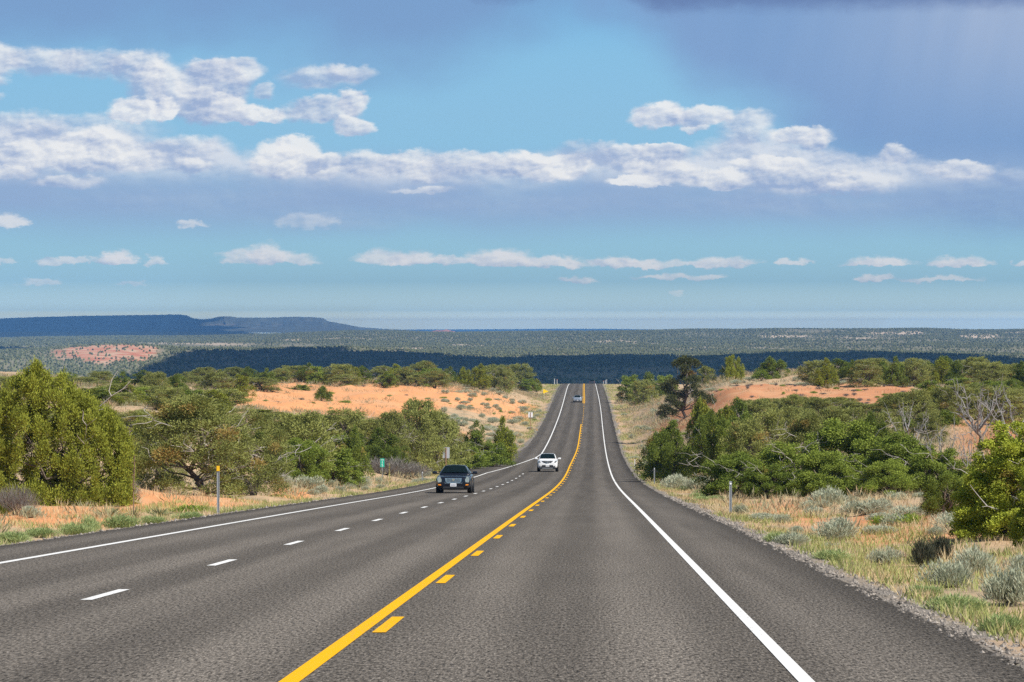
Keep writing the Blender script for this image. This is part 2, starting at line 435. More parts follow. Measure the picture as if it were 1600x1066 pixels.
def pave_r(y): return 3.42 + drift(y) * 0.9


# ------------------------------------------------------------------ ground survey
CTRL = [(-250, 800, 100), (-200, 700, 200), (-200, 625, 340), (-200, 592, 600),
        (0, 795, 98), (100, 782, 115), (240, 742, 132), (330, 752, 142), (420, 747, 170), (520, 750, 190), (600, 755, 225),
        (150, 690, 220), (300, 680, 230), (450, 690, 240), (560, 690, 260), (650, 692, 290), (740, 716, 330),
        (100, 630, 330), (250, 628, 360), (350, 642, 400), (500, 647, 440), (600, 645, 460), (700, 643, 490), (770, 665, 470), (810, 640, 580),
        (380, 606, 500), (500, 609, 550), (600, 603, 590), (700, 601, 610), (790, 603, 650), (845, 611, 720),
        (0, 610, 450), (200, 605, 480), (0, 598, 650), (300, 600, 640), (860, 604, 880), (600, 602, 800), (300, 600, 800),
        (985, 622, 720), (965, 604, 900), (1000, 645, 500), (995, 690, 350),
        (1040, 735, 230), (1100, 730, 220), (1200, 700, 230), (1200, 772, 150), (1350, 776, 148), (1450, 772, 130),
        (1550, 845, 64), (1450, 800, 92), (1400, 690, 220), (1600, 880, 45),
        (1070, 650, 420), (1040, 613, 640), (1105, 594, 480), (1145, 578, 490), (1200, 590, 475), (1250, 601, 450), (1250, 642, 370),
        (1350, 642, 370), (1350, 604, 445), (1450, 600, 450), (1580, 608, 440), (1330, 596, 480),
        (1450, 648, 300), (1560, 665, 250), (1560, 705, 180), (1750, 650, 300), (1750, 605, 450), (1800, 870, 60),
        (1100, 606, 850), (1300, 604, 850), (1600, 604, 850)]
_cp = []
for px, py, d in CTRL:
    p = W(px, py, d); _cp.append((px / 75.0, math.log(d) / 0.085, p[2] - float(road_z(d))))
_cp = np.array(_cp)


def bank_h(x, y):
    x = np.asarray(x, float); y = np.asarray(y, float)
    sh = x.shape; xf = x.ravel(); yf = np.maximum(y.ravel(), 20.0)
    u = np.clip(bearing(xf, yf), -350, 2000) / 75.0; lv = np.log(yf) / 0.085
    num = np.zeros_like(u); den = np.full_like(u, 1e-4)
    side = np.where(xf < -3, -1, 1)
    for cu, cl, h in _cp:
        cs = -1 if cu * 75 < 926 else 1
        w = np.exp(-0.5 * ((u - cu) ** 2 + (lv - cl) ** 2) / 1.3) * (side == cs)
        num += w * h; den += w
    return (num / den).reshape(sh)


def ground_z(x, y):
    x = np.asarray(x, float); y = np.asarray(y, float)
    pl = pave_l(y); pr = pave_r(y)
    dist = np.maximum(pl - x, x - pr)          # >0 outside the pavement
    ramp = sstep(0.6, 9.0, dist) * (0.35 + 0.65 * sstep(3.0, 16.0, dist))
    h = bank_h(x, y)
    bumps = (fbm(x * 0.09, y * 0.05, 3, 4) - 0.5) * 1.3 * sstep(2, 14, dist) + (fbm(x * 0.6, y * 0.35, 9, 3) - 0.5) * 0.28 * sstep(0.5, 3, dist)
    fade = 1 - sstep(820, 1050, y)
    gul = np.abs(fbm(x * 0.16, y * 0.045, 23, 4) - 0.5) * 2
    bumps = bumps + (gul - 0.22) * 1.1 * sstep(5, 16, dist) * sstep(300, 380, y)
    berm = -0.05 - 0.16 * sstep(0.0, 1.6, dist) + 0.10 * sstep(2.2, 5.0, dist)
    under = np.where(dist < 0, -0.09, berm)
    return road_z(y) + under + h * ramp * fade + bumps * (0.35 + 0.65 * fade)


ys = [-40.0]
while ys[-1] < 1290: ys.append(ys[-1] + max(0.9, min(7.0, abs(ys[-1]) * 0.013)))
ys = np.array(ys)


def cols():
    c = []
    def seg(a, b, s): c.extend(np.arange(a, b, s))
    seg(-420, -120, 10); seg(-120, -60, 3); seg(-60, -30, 1.2); seg(-30, -15, 0.7); seg(-15, -7.6, 0.3); seg(-7.6, 2.4, 2.5); seg(2.4, 7, 0.28); seg(7, 20, 0.6); seg(20, 60, 1.2); seg(60, 120, 3); seg(120, 421, 10)
    return np.array(c)


xs = cols()
GX, GY = np.meshgrid(xs, ys)
GZ = ground_z(GX, GY)
nr, nc = GX.shape
idx = np.arange(nr * nc).reshape(nr, nc)
quads = np.stack([idx[:-1, :-1], idx[:-1, 1:], idx[1:, 1:], idx[1:, :-1]], -1).reshape(-1, 4)
dist = np.maximum(pave_l(GY) - GX, GX - pave_r(GY))
a_gravel = (1 - sstep(0.35, 1.1, dist + (fbm(GX * 1.3, GY * 0.5, 31, 3) - 0.5) * 1.3)).ravel()
nz = fbm(GX * 0.10, GY * 0.035, 41, 4)
GB = bearing(GX, np.maximum(GY, 1))


def zone(b0, b1, d0, d1, sb, sd):
    return sstep(b0 - sb, b0 + sb, GB) * (1 - sstep(b1 - sb, b1 + sb, GB)) * sstep(d0 - sd, d0 + sd, GY) * (1 - sstep(d1 - sd, d1 + sd, GY))


sandy = np.maximum.reduce([zone(345, 690, 425, 640, 14, 25), zone(680, 842, 520, 640, 14, 25), zone(1100, 1425, 362, 462, 16, 14), zone(-120, 215, 84, 112, 20, 6), zone(205, 440, 108, 138, 12, 8) , zone(425, 520, 150, 182, 12, 6),
                           zone(1330, 1560, 70, 98, 25, 6), zone(1480, 1650, 150, 300, 40, 30) * .8, zone(1020, 1100, 400, 470, 12, 20) * .8, zone(470, 760, 395, 440, 20, 12) * .6, zone(1080, 1300, 88, 140, 30, 10) * .7])
a_dry = np.clip(1 - sandy * (0.75 + 0.9 * (nz - 0.3)), 0, 1)
a_dry = np.maximum(a_dry, 1 - sstep(1.4, 3.8, dist + (nz - 0.5) * 4)).ravel()
g_me = mesh_np('ground', np.stack([GX, GY, GZ], -1).reshape(-1, 3), quads, {'gravel': ('POINT', a_gravel), 'dry': ('POINT', a_dry)}, True)


def mat_ground():
    m, nt, b = material('sandy_ground')
    pos = nt.new('ShaderNodeNewGeometry').outputs['Position']
    n1 = nt.noise(pos, 0.25, 5, 0.6); n2 = nt.noise(pos, 2.2, 5, 0.65); n3 = nt.noise(pos, 14, 3, 0.7)
    sp = nt.new('ShaderNodeSeparateXYZ'); nt.l.new(pos, sp.inputs[0])
    sand = nt.mix(n1, (0.62, 0.275, 0.118), (0.78, 0.375, 0.162))
    sand = nt.mix(nt.rng(sp.outputs[0], 2, 10), sand, nt.mix(n1, (0.46, 0.19, 0.085), (0.60, 0.275, 0.135)))
    n0 = nt.noise(pos, 0.07, 4, 0.6)
    sand = nt.mix(nt.math('MULTIPLY', nt.rng(n0, 0.48, 0.66), 0.7), sand, (0.60, 0.36, 0.20))
    sand = nt.mix(nt.rng(n2, 0.5, 0.8), sand, (0.46, 0.24, 0.125))
    dry = nt.mix(n2, (0.40, 0.26, 0.155), (0.58, 0.42, 0.26))
    dry = nt.mix(nt.rng(n1, 0.48, 0.64), dry, (0.33, 0.27, 0.175))
    f = nt.rng(nt.math('ADD', nt.attr('dry'), nt.math('MULTIPLY_ADD', n2, 0.8, -0.4)), 0.3, 0.7)
    c = nt.mix(f, sand, dry)
    gr = nt.mix(nt.rng(n3, 0.35, 0.65), (0.10, 0.09, 0.08), (0.32, 0.285, 0.245))
    c = nt.mix(nt.math('MULTIPLY', nt.attr('gravel'), 1.0), c, gr)
    spots = nt.rng(nt.noise(pos, 5.0, 3, 0.5), 0.62, 0.72)
    c = nt.mix(nt.math('MULTIPLY', spots, 0.45), c, (0.22, 0.20, 0.11))
    nt._in(b.inputs['Base Color'], c); b.inputs['Roughness'].default_value = 0.95; b.inputs['Specular IOR Level'].default_value = 0.15
    bp = nt.new('ShaderNodeBump'); bp.inputs['Strength'].default_value = 0.6; bp.inputs['Distance'].default_value = 0.06
    nt._in(bp.inputs['Height'], nt.math('ADD', n2, nt.math('MULTIPLY', n3, 0.6))); nt.l.new(bp.outputs[0], b.inputs['Normal'])
    return m


struct(link('ground', g_me, mat_ground()))


# ------------------------------------------------------------------ road
def strip(name, x0, x1, ya, yb, lift, mat, step=1.5, nx=2, jag=0.0):
    yy = np.unique(np.concatenate([np.arange(ya, yb, step), [yb]]))
    fr = np.linspace(0, 1, nx)
    X0 = np.array([x0(y) if callable(x0) else x0 for y in yy], float); X1 = np.array([x1(y) if callable(x1) else x1 for y in yy], float)
    if jag:
        X0 = X0 + (fbm(yy * 0.3, yy * 0, 71, 5) - 0.5) * jag; X1 = X1 + (fbm(yy * 0.3, yy * 0 + 5, 72, 5) - 0.5) * jag
    X = X0[:, None] * (1 - fr) + X1[:, None] * fr
    Yg = np.repeat(yy[:, None], nx, 1); Z = road_z(Yg) + lift
    i = np.arange(X.size).reshape(X.shape)
    q = np.stack([i[:-1, :-1], i[:-1, 1:], i[1:, 1:], i[1:, :-1]], -1).reshape(-1, 4)
    return np.stack([X, Yg, Z], -1).reshape(-1, 3), q


def strip_obj(name, parts, mat, smooth=True):
    V = []; Q = []; n = 0
    for v, q in parts: V.append(v); Q.append(q + n); n += len(v)
    return struct(link(name, mesh_np(name, np.concatenate(V), np.concatenate(Q), None, smooth), mat))


def mat_asphalt():
    m, nt, b = material('asphalt')
    pos = nt.new('ShaderNodeNewGeometry').outputs['Position']
    sp = nt.new('ShaderNodeSeparateXYZ'); nt.l.new(pos, sp.inputs[0]); X, Y, Z = sp.outputs
    pv = nt.vec(X, nt.math('MULTIPLY', Y, 0.17))
    grain = nt.noise(pv, 29.0, 3, 0.7)
    grain2 = nt.noise(pv, 48.0, 2, 0.6)
    stre = nt.noise(nt.vec(X, nt.math('MULTIPLY', Y, 0.02)), 1.6, 4, 0.55)
    blot = nt.noise(nt.vec(nt.math('MULTIPLY', X, 0.6), nt.math('MULTIPLY', Y, 0.12)), 0.8, 4, 0.6)
    c = nt.mix(nt.rng(grain, 0.34, 0.66), (0.025, 0.0225, 0.020), (0.186, 0.164, 0.140))
    c = nt.mix(nt.rng(grain2, 0.52, 0.75), c, (0.34, 0.30, 0.255))
    tone = nt.math('ADD', nt.math('MULTIPLY_ADD', stre, 0.55, 0.48), nt.math('MULTIPLY', blot, 0.46))
    # polished wheel paths in each lane
    lane = nt.math('PINGPONG', nt.math('ADD', X, 0.36), 0.915)
    wp = nt.rng(lane, 0.22, 0.78, 0.79, 1.10, smooth=True)
    tone = nt.math('MULTIPLY', tone, wp)
    # unworn darker shoulders
    shl = nt.math('MAXIMUM', nt.rng(X, 1.9, 2.6), nt.math('MULTIPLY', nt.rng(X, -9.5, -10.0), nt.rng(Y, 360, 330)))
    edge = nt.math('MAXIMUM', nt.rng(nt.math('ADD', X, nt.math('MULTIPLY_ADD', blot, 0.8, -0.4)), 2.95, 3.35), nt.math('MULTIPLY', nt.rng(X, -10.6, -11.2), nt.rng(Y, 360, 330)))
    tone = nt.math('MULTIPLY', tone, nt.math('MULTIPLY_ADD', shl, -0.13, 1.0))
    tone = nt.math('MULTIPLY', tone, nt.math('MULTIPLY_ADD', edge, -0.34, 1.0))
    tone = nt.math('MULTIPLY', tone, nt.rng(nt.math('ADD', Y, nt.math('MULTIPLY', blot, 60.0)), 50, 330, 1.12, 0.86, smooth=True))   # paler near, darker with distance
    oil = nt.noise(nt.vec(nt.math('MULTIPLY', X, 0.8), nt.math('MULTIPLY', Y, 0.035)), 1.0, 4, 0.6)
    mid = nt.rng(nt.math('PINGPONG', nt.math('ADD', X, 0.36 + 0.915), 1.83), 0.0, 0.55, 1.0, 0.0, smooth=True)
    tone = nt.math('MULTIPLY', tone, nt.math('MULTIPLY_ADD', nt.math('MULTIPLY', mid, nt.rng(oil, 0.35, 0.65)), -0.20, 1.0))
    tv = nt.new('ShaderNodeCombineColor')
    for i in range(3): nt._in(tv.inputs[i], tone)
    c = nt.mix(1.0, c, tv.outputs[0], 'MULTIPLY')
    # old yellow overspray beside the centre line and a few leaked oil drips
    nt._in(b.inputs['Base Color'], c); b.inputs['Roughness'].default_value = 0.9; b.inputs['Specular IOR Level'].default_value = 0.05
    bp = nt.new('ShaderNodeBump'); bp.inputs['Strength'].default_value = 0.4; bp.inputs['Distance'].default_value = 0.004
    nt._in(bp.inputs['Height'], nt.math('ADD', grain, grain2)); nt.l.new(bp.outputs[0], b.inputs['Normal'])
    return m


def mat_paint(name, col, wear=0.4):
    m, nt, b = material(name)
    pos = nt.new('ShaderNodeNewGeometry').outputs['Position']
    sp = nt.new('ShaderNodeSeparateXYZ'); nt.l.new(pos, sp.inputs[0])
    pv = nt.vec(sp.outputs[0], nt.math('MULTIPLY', sp.outputs[1], 0.18))
    n = nt.noise(pv, 24.0, 4, 0.7)
    big = nt.noise(pos, 0.22, 3, 0.6)
    f = nt.rng(nt.math('ADD', n, nt.math('MULTIPLY_ADD', big, 0.30, -0.15)), 0.56, 0.70, 0, wear)
    nt._in(b.inputs['Base Color'], nt.mix(f, nt.mix(n, tuple(c * 0.86 for c in col), col), (0.13, 0.12, 0.11)))
    b.inputs['Roughness'].default_value = 0.8; b.inputs['Specular IOR Level'].default_value = 0.08
    return m


M_ASPH = mat_asphalt()
M_WHITE = mat_paint('white_road_paint', (0.80, 0.80, 0.78), 0.55)
M_YELLOW = mat_paint('yellow_road_paint', (0.86, 0.45, 0.008), 0.55)
strip_obj('road', [strip('road', pave_l, pave_r, -40, 1290, 0.0, None, 0.5, 14, 0.24)], M_ASPH)
LX = 1.57
edge_r = lambda y: LX + drift(y)
strip_obj('road_edge_line', [strip('', lambda y: edge_r(y) - 0.06, lambda y: edge_r(y) + 0.06, -40, 1280, 0.006, None, 2.0),
                             strip('', lambda y: lane_edge(y) - 0.075, lambda y: lane_edge(y) + 0.075, -40, 1280, 0.006, None, 2.0)], M_WHITE)
cl = lambda y: -2.21 + drift(y) + 0.35 * sstep(300, 420, y)
parts = [strip('', lambda y: cl(y) - 0.085, lambda y: cl(y) + 0.065, -40, 520, 0.006, None, 2.0)]
for k in range(-2, 55):          # broken line on the near side of the pair
    y0 = 30.1 + 12.19 * k
    if y0 + 3.05 < 655: parts.append(strip('', lambda y: cl(y) + 0.13, lambda y: cl(y) + 0.26, y0, y0 + 3.05, 0.006, None, 0.8))
parts.append(strip('', lambda y: cl(y) - 0.05, lambda y: cl(y) + 0.09, 655, 1280, 0.006, None, 2.0))
parts.append(strip('', lambda y: cl(y) + 0.26, lambda y: cl(y) + 0.40, 655, 1280, 0.006, None, 2.0))
strip_obj('centre_line', parts, M_YELLOW)
parts = []
for k in range(-3, 22):
    y0 = 37.0 + 12.19 * k
    if y0 < 275: parts.append(strip('', -5.95, -5.81, y0, y0 + 3.05, 0.006, None, 0.8))
strip_obj('lane_line', parts, M_WHITE)

# ------------------------------------------------------------------ far country
far_d = np.array([1150, 1300, 1600, 2200, 3000, 3400, 4000, 4700, 5400, 6000, 7000, 8000, 9000])
far_py = [None]


def far_base(px, d):
    """ground height of the basin and the plateau beyond it, on bearing px at distance d"""
    top = np.interp(px, [-300, 0, 150, 300, 420, 540, 620, 720, 900, 1000, 1080, 1150, 1300, 1380, 1440, 1520, 1600, 1900], [529, 529, 527, 526, 522, 517.5, 517, 519, 517, 516, 514.5, 516, 514, 513.5, 512.5, 514.5, 514, 513])
    dd = [1150, 1300, 1700, 2400, 3000, 3500, 4200, 5000, 5800, 6800, 8000, 9000]
    drop = [23.0, 31, 52, 66, 68, 66.5, 65, 57, 50.5, 46, 40.5, 0]
    z_in = EYE - np.interp(d, dd[:-1], drop[:-1])
    z_top = EYE - (top - 514) / FPX * 10200
    t = sstep(7600, 10200, d)
    z = z_in * (1 - t) + z_top * t
    z = np.where(d > 10200, z_top - (d - 10200) * 0.022, z)
    # left: a darker rise behind the plateau
    left = 1 - sstep(380, 640, px)
    rise = EYE - (np.interp(px, [-300, 0, 250, 420, 560, 640], [518, 518, 519, 520.5, 517.5, 518]) - 514) / FPX * 13200
    t2 = sstep(11300, 13200, d) * (1 - sstep(13300, 14600, d)) * left
    z = z * (1 - t2) + rise * t2
    amp = np.interp(d, [1200, 3000, 6000, 9500, 14000], [2, 8, 15, 7, 5])
    x = (px - 926) / FPX * d
    z = z + (fbm(x / 500, d / 900, 51, 4) - 0.5) * amp * 2
    # low ridge across the left of the basin
    z = z + 13 * np.exp(-((px - 160) / 120) ** 2 - ((d - 5900) / 450) ** 2) + 7 * np.exp(-((px - 60) / 90) ** 2 - ((d - 8800) / 500) ** 2)
    z = z + 9 * np.exp(-((px - 1480) / 130) ** 2 - ((d - 8300) / 700) ** 2) + 6 * np.exp(-((px - 600) / 110) ** 2 - ((d - 7300) / 400) ** 2)
    return z


pxs = np.arange(-420, 2240, 6.0)
ds = [1150.0]
while ds[-1] < 15500: ds.append(ds[-1] * 1.012 + 4)
ds = np.array(ds)
PX, DD = np.meshgrid(pxs, ds)
FZ = far_base(PX, DD)
FX = (PX - 926) / FPX * DD
bare = np.zeros_like(PX)


PATCH = []


def patch(cx, cd, rx, rd, seed, thr=0.45, amt=1.0):
    PATCH.append((cx, cd, rx, rd, seed, thr))
    e = ((PX - cx) / rx) ** 2 + ((DD - cd) / rd) ** 2
    n = fbm(PX / (rx * 0.22), DD / (rd * 0.5), seed, 4)
    return amt * sstep(0.0, 0.35, (1 - e) - (1 - n) * thr * 2)


red = np.maximum(patch(160, 5700, 125, 720, 91, 0.42), patch(330, 6900, 90, 300, 90, 0.6), patch(1440, 7100, 40, 120, 92, 0.3))
cream = np.maximum.reduce([patch(600, 7150, 85, 200, 93, 0.35), patch(50, 8750, 60, 260, 94, 0.5), patch(1220, 9000, 60, 260, 95, 0.5), patch(1400, 9300, 80, 320, 96, 0.5), patch(1590, 9400, 50, 260, 97, 0.5),
                            patch(300, 8000, 220, 300, 98, 0.6, 0.7), patch(740, 7900, 90, 300, 99, 0.6), patch(1000, 8300, 160, 500, 101, 0.72, .7), patch(1330, 8500, 120, 500, 102, 0.6, .9), patch(1540, 8900, 90, 600, 103, 0.6), patch(480, 8700, 140, 400, 104, 0.66, .8), patch(1130, 7300, 200, 300, 105, 0.75, .6)])
i = np.arange(PX.size).reshape(PX.shape)
fq = np.stack([i[:-1, :-1], i[:-1, 1:], i[1:, 1:], i[1:, :-1]], -1).reshape(-1, 4)
far_me = mesh_np('plateau', np.stack([FX, DD, FZ], -1).reshape(-1, 3), fq, {'red': ('POINT', red.ravel()), 'cream': ('POINT', cream.ravel())}, True)


def mat_far():
    m, nt, b = material('scrub_plateau')
    pos = nt.new('ShaderNodeNewGeometry').outputs['Position']
    n1 = nt.noise(pos, 0.004, 5, 0.6); n2 = nt.noise(pos, 0.03, 4, 0.6)
    c = nt.mix(n1, (0.17, 0.165, 0.105), (0.29, 0.27, 0.18))
    c = nt.mix(nt.rng(n2, 0.55, 0.75), c, (0.38, 0.31, 0.21))
    c = nt.mix(nt.attr('cream'), c, (0.62, 0.49, 0.36))
    c = nt.mix(nt.attr('red'), c, nt.mix(nt.rng(n2, 0.4, 0.6), (0.50, 0.19, 0.11), (0.58, 0.40, 0.27)))
    nt._in(b.inputs['Base Color'], c); b.inputs['Roughness'].default_value = 1.0; b.inputs['Specular IOR Level'].default_value = 0.0
    return m


M_FAR = mat_far()
struct(link('plateau', far_me, M_FAR))

# far juniper woodland: uncountable, one mass
def woodland():
    N = 150000
    px = RNG.uniform(-260, 1860, N); d = np.sqrt(RNG.uniform(3200.0 ** 2, 10400.0 ** 2, N))
    x = (px - 926) / FPX * d
    dens = fbm(x / 160, d / 420, 61, 3) * .6 + fbm(x / 700, d / 1500, 64, 3) * .5
    ra = 0 * px
    for cx, cd, rx, rd, seed, thr in PATCH:
        e = ((px - cx) / rx) ** 2 + ((d - cd) / rd) ** 2
        ra = np.maximum(ra, sstep(0.0, 0.35, (1 - e) - (1 - fbm(px / (rx * 0.22), d / (rd * 0.5), seed, 4)) * thr * 2))
    keep = RNG.random(N) < np.clip((dens - 0.24) * 3.4, 0.08, 1) * (1 - np.minimum(ra, 0.72))
    px, d, x = px[keep], d[keep], x[keep]; n = len(x)
    z = far_base(px, d)
    w = RNG.uniform(1.5, 3.0, n); h = RNG.uniform(2.2, 4.6, n)
    ring = 4
    V = np.zeros((n, ring * 2 + 1, 3)); ph = RNG.uniform(0, 6.28, n)
    for k in range(ring):
        for j, (rr, hh) in enumerate(((1.0, 0.28), (0.75, 0.72))):
            r = w * rr * RNG.uniform(0.7, 1.2, n); a = ph + k * 2 * PI / ring + j * 0.5
            V[:, j * ring + k, 0] = x + r * np.cos(a); V[:, j * ring + k, 1] = d + r * np.sin(a); V[:, j * ring + k, 2] = z + h * hh * RNG.uniform(0.85, 1.15, n) - (0.3 * h if j == 0 else 0)
    V[:, -1, 0] = x + RNG.uniform(-.3, .3, n); V[:, -1, 1] = d; V[:, -1, 2] = z + h
    base = (np.arange(n) * (ring * 2 + 1))[:, None]
    q = []; t = []
    for k in range(ring):
        k2 = (k + 1) % ring
        q.append(base + np.array([[k, k2, ring + k2, ring + k]])); t.append(base + np.array([[ring + k, ring + k2, 2 * ring]]))
    q = np.concatenate(q); t = np.concatenate(t)
    tint = np.tile(RNG.random(n), ring)
    me = mesh_np('woodland', V.reshape(-1, 3), [q, t], {'tint': ('FACE', np.concatenate([tint, tint]))}, False)
    m, nt, b = material('far_juniper_foliage')
    nt._in(b.inputs['Base Color'], nt.mix(nt.attr('tint'), (0.078, 0.092, 0.048), (0.21, 0.22, 0.115)))
    b.inputs['Roughness'].default_value = 1.0; b.inputs['Specular IOR Level'].default_value = 0.0
    o = link('woodland', me, m); o['kind'] = 'stuff'


woodland()


def mesa(name, prof, d0, d1, base_py, mat, extra=0.0, seed=0):
    px = np.arange(prof[0][0], prof[-1][0] + 0.1, 2.0)
    top = np.interp(px, [p[0] for p in prof], [p[1] for p in prof]) + (vnoise(px / 5, px * 0, seed) - 0.5) * extra
    rows = [(0.0, 0.0), (0.2, 0.12), (0.45, 0.34), (0.62, 0.50), (0.66, 0.68), (0.80, 0.78), (0.84, 0.97), (1.0, 1.0), (1.35, 1.0), (1.6, 0.3)]
    V = np.zeros((len(rows), len(px), 3))
    for r, (fd, fz) in enumerate(rows):
        d = d0 + (d1 - d0) * fd + (fbm(px / 14, px * 0 + r * 0.35, seed + 3, 4) - 0.5) * (d1 - d0) * 0.14
        py = base_py + (top - base_py) * fz
        V[r, :, 0] = (px - 926) / FPX * d; V[r, :, 1] = d; V[r, :, 2] = EYE + (514 - py) / FPX * d
    i = np.arange(V.shape[0] * V.shape[1]).reshape(V.shape[:2])
    q = np.stack([i[:-1, :-1], i[:-1, 1:], i[1:, 1:], i[1:, :-1]], -1).reshape(-1, 4)
    return struct(link(name, mesh_np(name, V.reshape(-1, 3), q, None, True), mat))


def mat_mesa(name, c1, c2):
    m, nt, b = material(name)
    g = nt.new('ShaderNodeNewGeometry'); pos = g.outputs['Position']
    sp = nt.new('ShaderNodeSeparateXYZ'); nt.l.new(pos, sp.inputs[0])
    band = nt.noise(nt.vec(nt.math('MULTIPLY', sp.outputs[0], 0.0012), nt.math('MULTIPLY', sp.outputs[2], 0.07)), 1.0, 4, 0.6)
    n2 = nt.noise(pos, 0.006, 5, 0.65)
    c = nt.mix(nt.rng(n2, 0.35, 0.65), c1, tuple(x * 1.5 for x in c1))
    c = nt.mix(nt.math('MULTIPLY', nt.rng(band, 0.56, 0.70), nt.rng(n2, 0.44, 0.58)), c, c2)
    nt._in(b.inputs['Base Color'], c); b.inputs['Roughness'].default_value = 1.0; b.inputs['Specular IOR Level'].default_value = 0.0
    return m


M_MESA = mat_mesa('mesa_rock_and_scrub', (0.085, 0.09, 0.065), (0.24, 0.18, 0.145))
M_DIST = mat_mesa('distant_plateau_rock', (0.07, 0.07, 0.05), (0.2, 0.14, 0.1))
mesa('mesa_hill', [(-420, 499), (-200, 497.5), (0, 497.5), (70, 495), (130, 493.5), (200, 492.5), (278, 491.5), (290, 493), (300, 497.5), (315, 499), (330, 497.5), (340, 494.8), (358, 494.5), (372, 496.3), (420, 496.5), (450, 495.2), (470, 495.3), (495, 496), (504, 497), (512, 502), (535, 506), (560, 511), (600, 514), (640, 516), (665, 519)], 15600, 18500, 520, M_MESA, 0.6, 5)
mesa('distant_hill', [(560, 516.5), (640, 515), (760, 514.6), (860, 513.9), (940, 513.8), (1000, 514.6), (1060, 515.2), (1160, 515.5), (1300, 517), (1500, 518)], 24000, 27000, 519, M_DIST, 0.15, 8)
mesa('butte_hill', [(672, 517.8), (680, 516.6), (683, 515.9), (686, 516.6), (692, 516.2), (697, 514.6), (700, 515.6), (706, 517.4), (712, 517.8)], 14400, 14900, 519, mat_mesa('red_butte_rock', (0.36, 0.16, 0.10), (0.5, 0.25, 0.16)), 0.3, 9)

# ------------------------------------------------------------------ unseen overhead clouds, shaped to cast the shadows on basin, mesa and distant hill
M_CLOUD = simple('cloud_white', (0.8, 0.8, 0.82), 1.0, var=0.03, scale=0.01, spec=0.0)


def shadow_cloud(name, alt, px0, px1, d0, d1, inside, npx, nd, thick):
    """a flat-based heap of cumulus at height alt, out of view, set sunward so its shadow fills the given outline"""
    t = alt / S_DIR.z
    ox, oy = S_DIR.x * t, S_DIR.y * t
    px = np.linspace(px0, px1, npx); d = np.linspace(d0, d1, nd)
    P, D = np.meshgrid(px, d)
    m = inside(P, D)
    X = (P - 926) / FPX * D + ox; Y = D + oy
    hh = np.clip(m, 0, 1)
    top = alt + thick * np.sqrt(hh) * (0.5 + fbm(X / 350, Y / 350, 77, 4)) + 4; bot = alt - 6 * hh + 0 * X
    n = P.size
    V = np.concatenate([np.stack([X, Y, top], -1).reshape(-1, 3), np.stack([X, Y, bot], -1).reshape(-1, 3)])
    i = np.arange(n).reshape(P.shape)
    q = np.stack([i[:-1, :-1], i[:-1, 1:], i[1:, 1:], i[1:, :-1]], -1).reshape(-1, 4)
    mc = m.ravel()
    ins = (mc[q] > 0).sum(1) >= 3
    q = q[ins]
    # rim faces
    e = np.concatenate([q[:, [0, 1]], q[:, [1, 2]], q[:, [2, 3]], q[:, [3, 0]]])
    key = np.minimum(e[:, 0], e[:, 1]) * n + np.maximum(e[:, 0], e[:, 1])
    _, inv, cnt = np.unique(key, return_inverse=True, return_counts=True)
    rim = e[cnt[inv] == 1]
    side = np.stack([rim[:, 1], rim[:, 0], rim[:, 0] + n, rim[:, 1] + n], -1)
    F = np.concatenate([q, q[:, ::-1] + n, side])
    used = np.unique(F); remap = np.full(2 * n, -1); remap[used] = np.arange(len(used))
    struct(link(name, mesh_np(name, V[used], remap[F], None, True), M_CLOUD), 'stuff')


def shade_basin(P, D):
    far = np.interp(P, [-420, 230, 260, 330, 520, 700, 790, 830, 900, 980, 1060, 1150, 1300, 1420, 1500, 1600, 2200], [3500, 3600, 4300, 5900, 6300, 5950, 5550, 5600, 6100, 6500, 6250, 5850, 6200, 6050, 5700, 5500, 5200])
    far = far + (fbm(P / 60, D * 0, 15, 4) - 0.5) * 420
    near = 1350 + (fbm(P / 90, D * 0, 16, 3) - 0.5) * 200
    a = np.minimum((far - D) / 500, (D - near) / 400) + (fbm(P / 22, D / 190, 20, 4) - 0.5) * 1.1 * (1 - sstep(300, 900, far - D))
    lane = np.minimum((7200 + (fbm(P / 50, D * 0, 18, 3) - .5) * 120 - D) / 200, (D - 6350 - (P + 100) * 0.3) / 200)   # a thin arm over the left
    lane = np.where(P < 110, lane, np.minimum(lane, (240 - P) / 100.))
    return np.maximum(a, lane)


def shade_mesa(P, D):
    edge = 350 + (fbm(D / 600, P * 0, 19, 3) - 0.5) * 120 - np.maximum(0, 16500 - D) * 0.0
    a = np.minimum((edge - P) / 100, np.minimum((D - 15000) / 500, (21000 - D) / 600))
    arm = np.minimum((560 - P) / 60, np.minimum((D - 11600) / 300, (14300 - D) / 300))
    return np.maximum(a, arm)


shadow_cloud('shadow_cloud', 1300.0, -420, 2200, 1100, 7200, shade_basin, 260, 300, 60)
shadow_cloud('shadow_cloud', 2900.0, -420, 700, 11000, 21600, shade_mesa, 150, 150, 150)
shadow_cloud('shadow_cloud', 4300.0, 500, 1400, 21500, 29500, lambda P, D: np.minimum(np.minimum((P - 520) / 50, (1380 - P) / 50), np.minimum((D - 21600) / 400, (29400 - D) / 400)), 60, 60, 500)

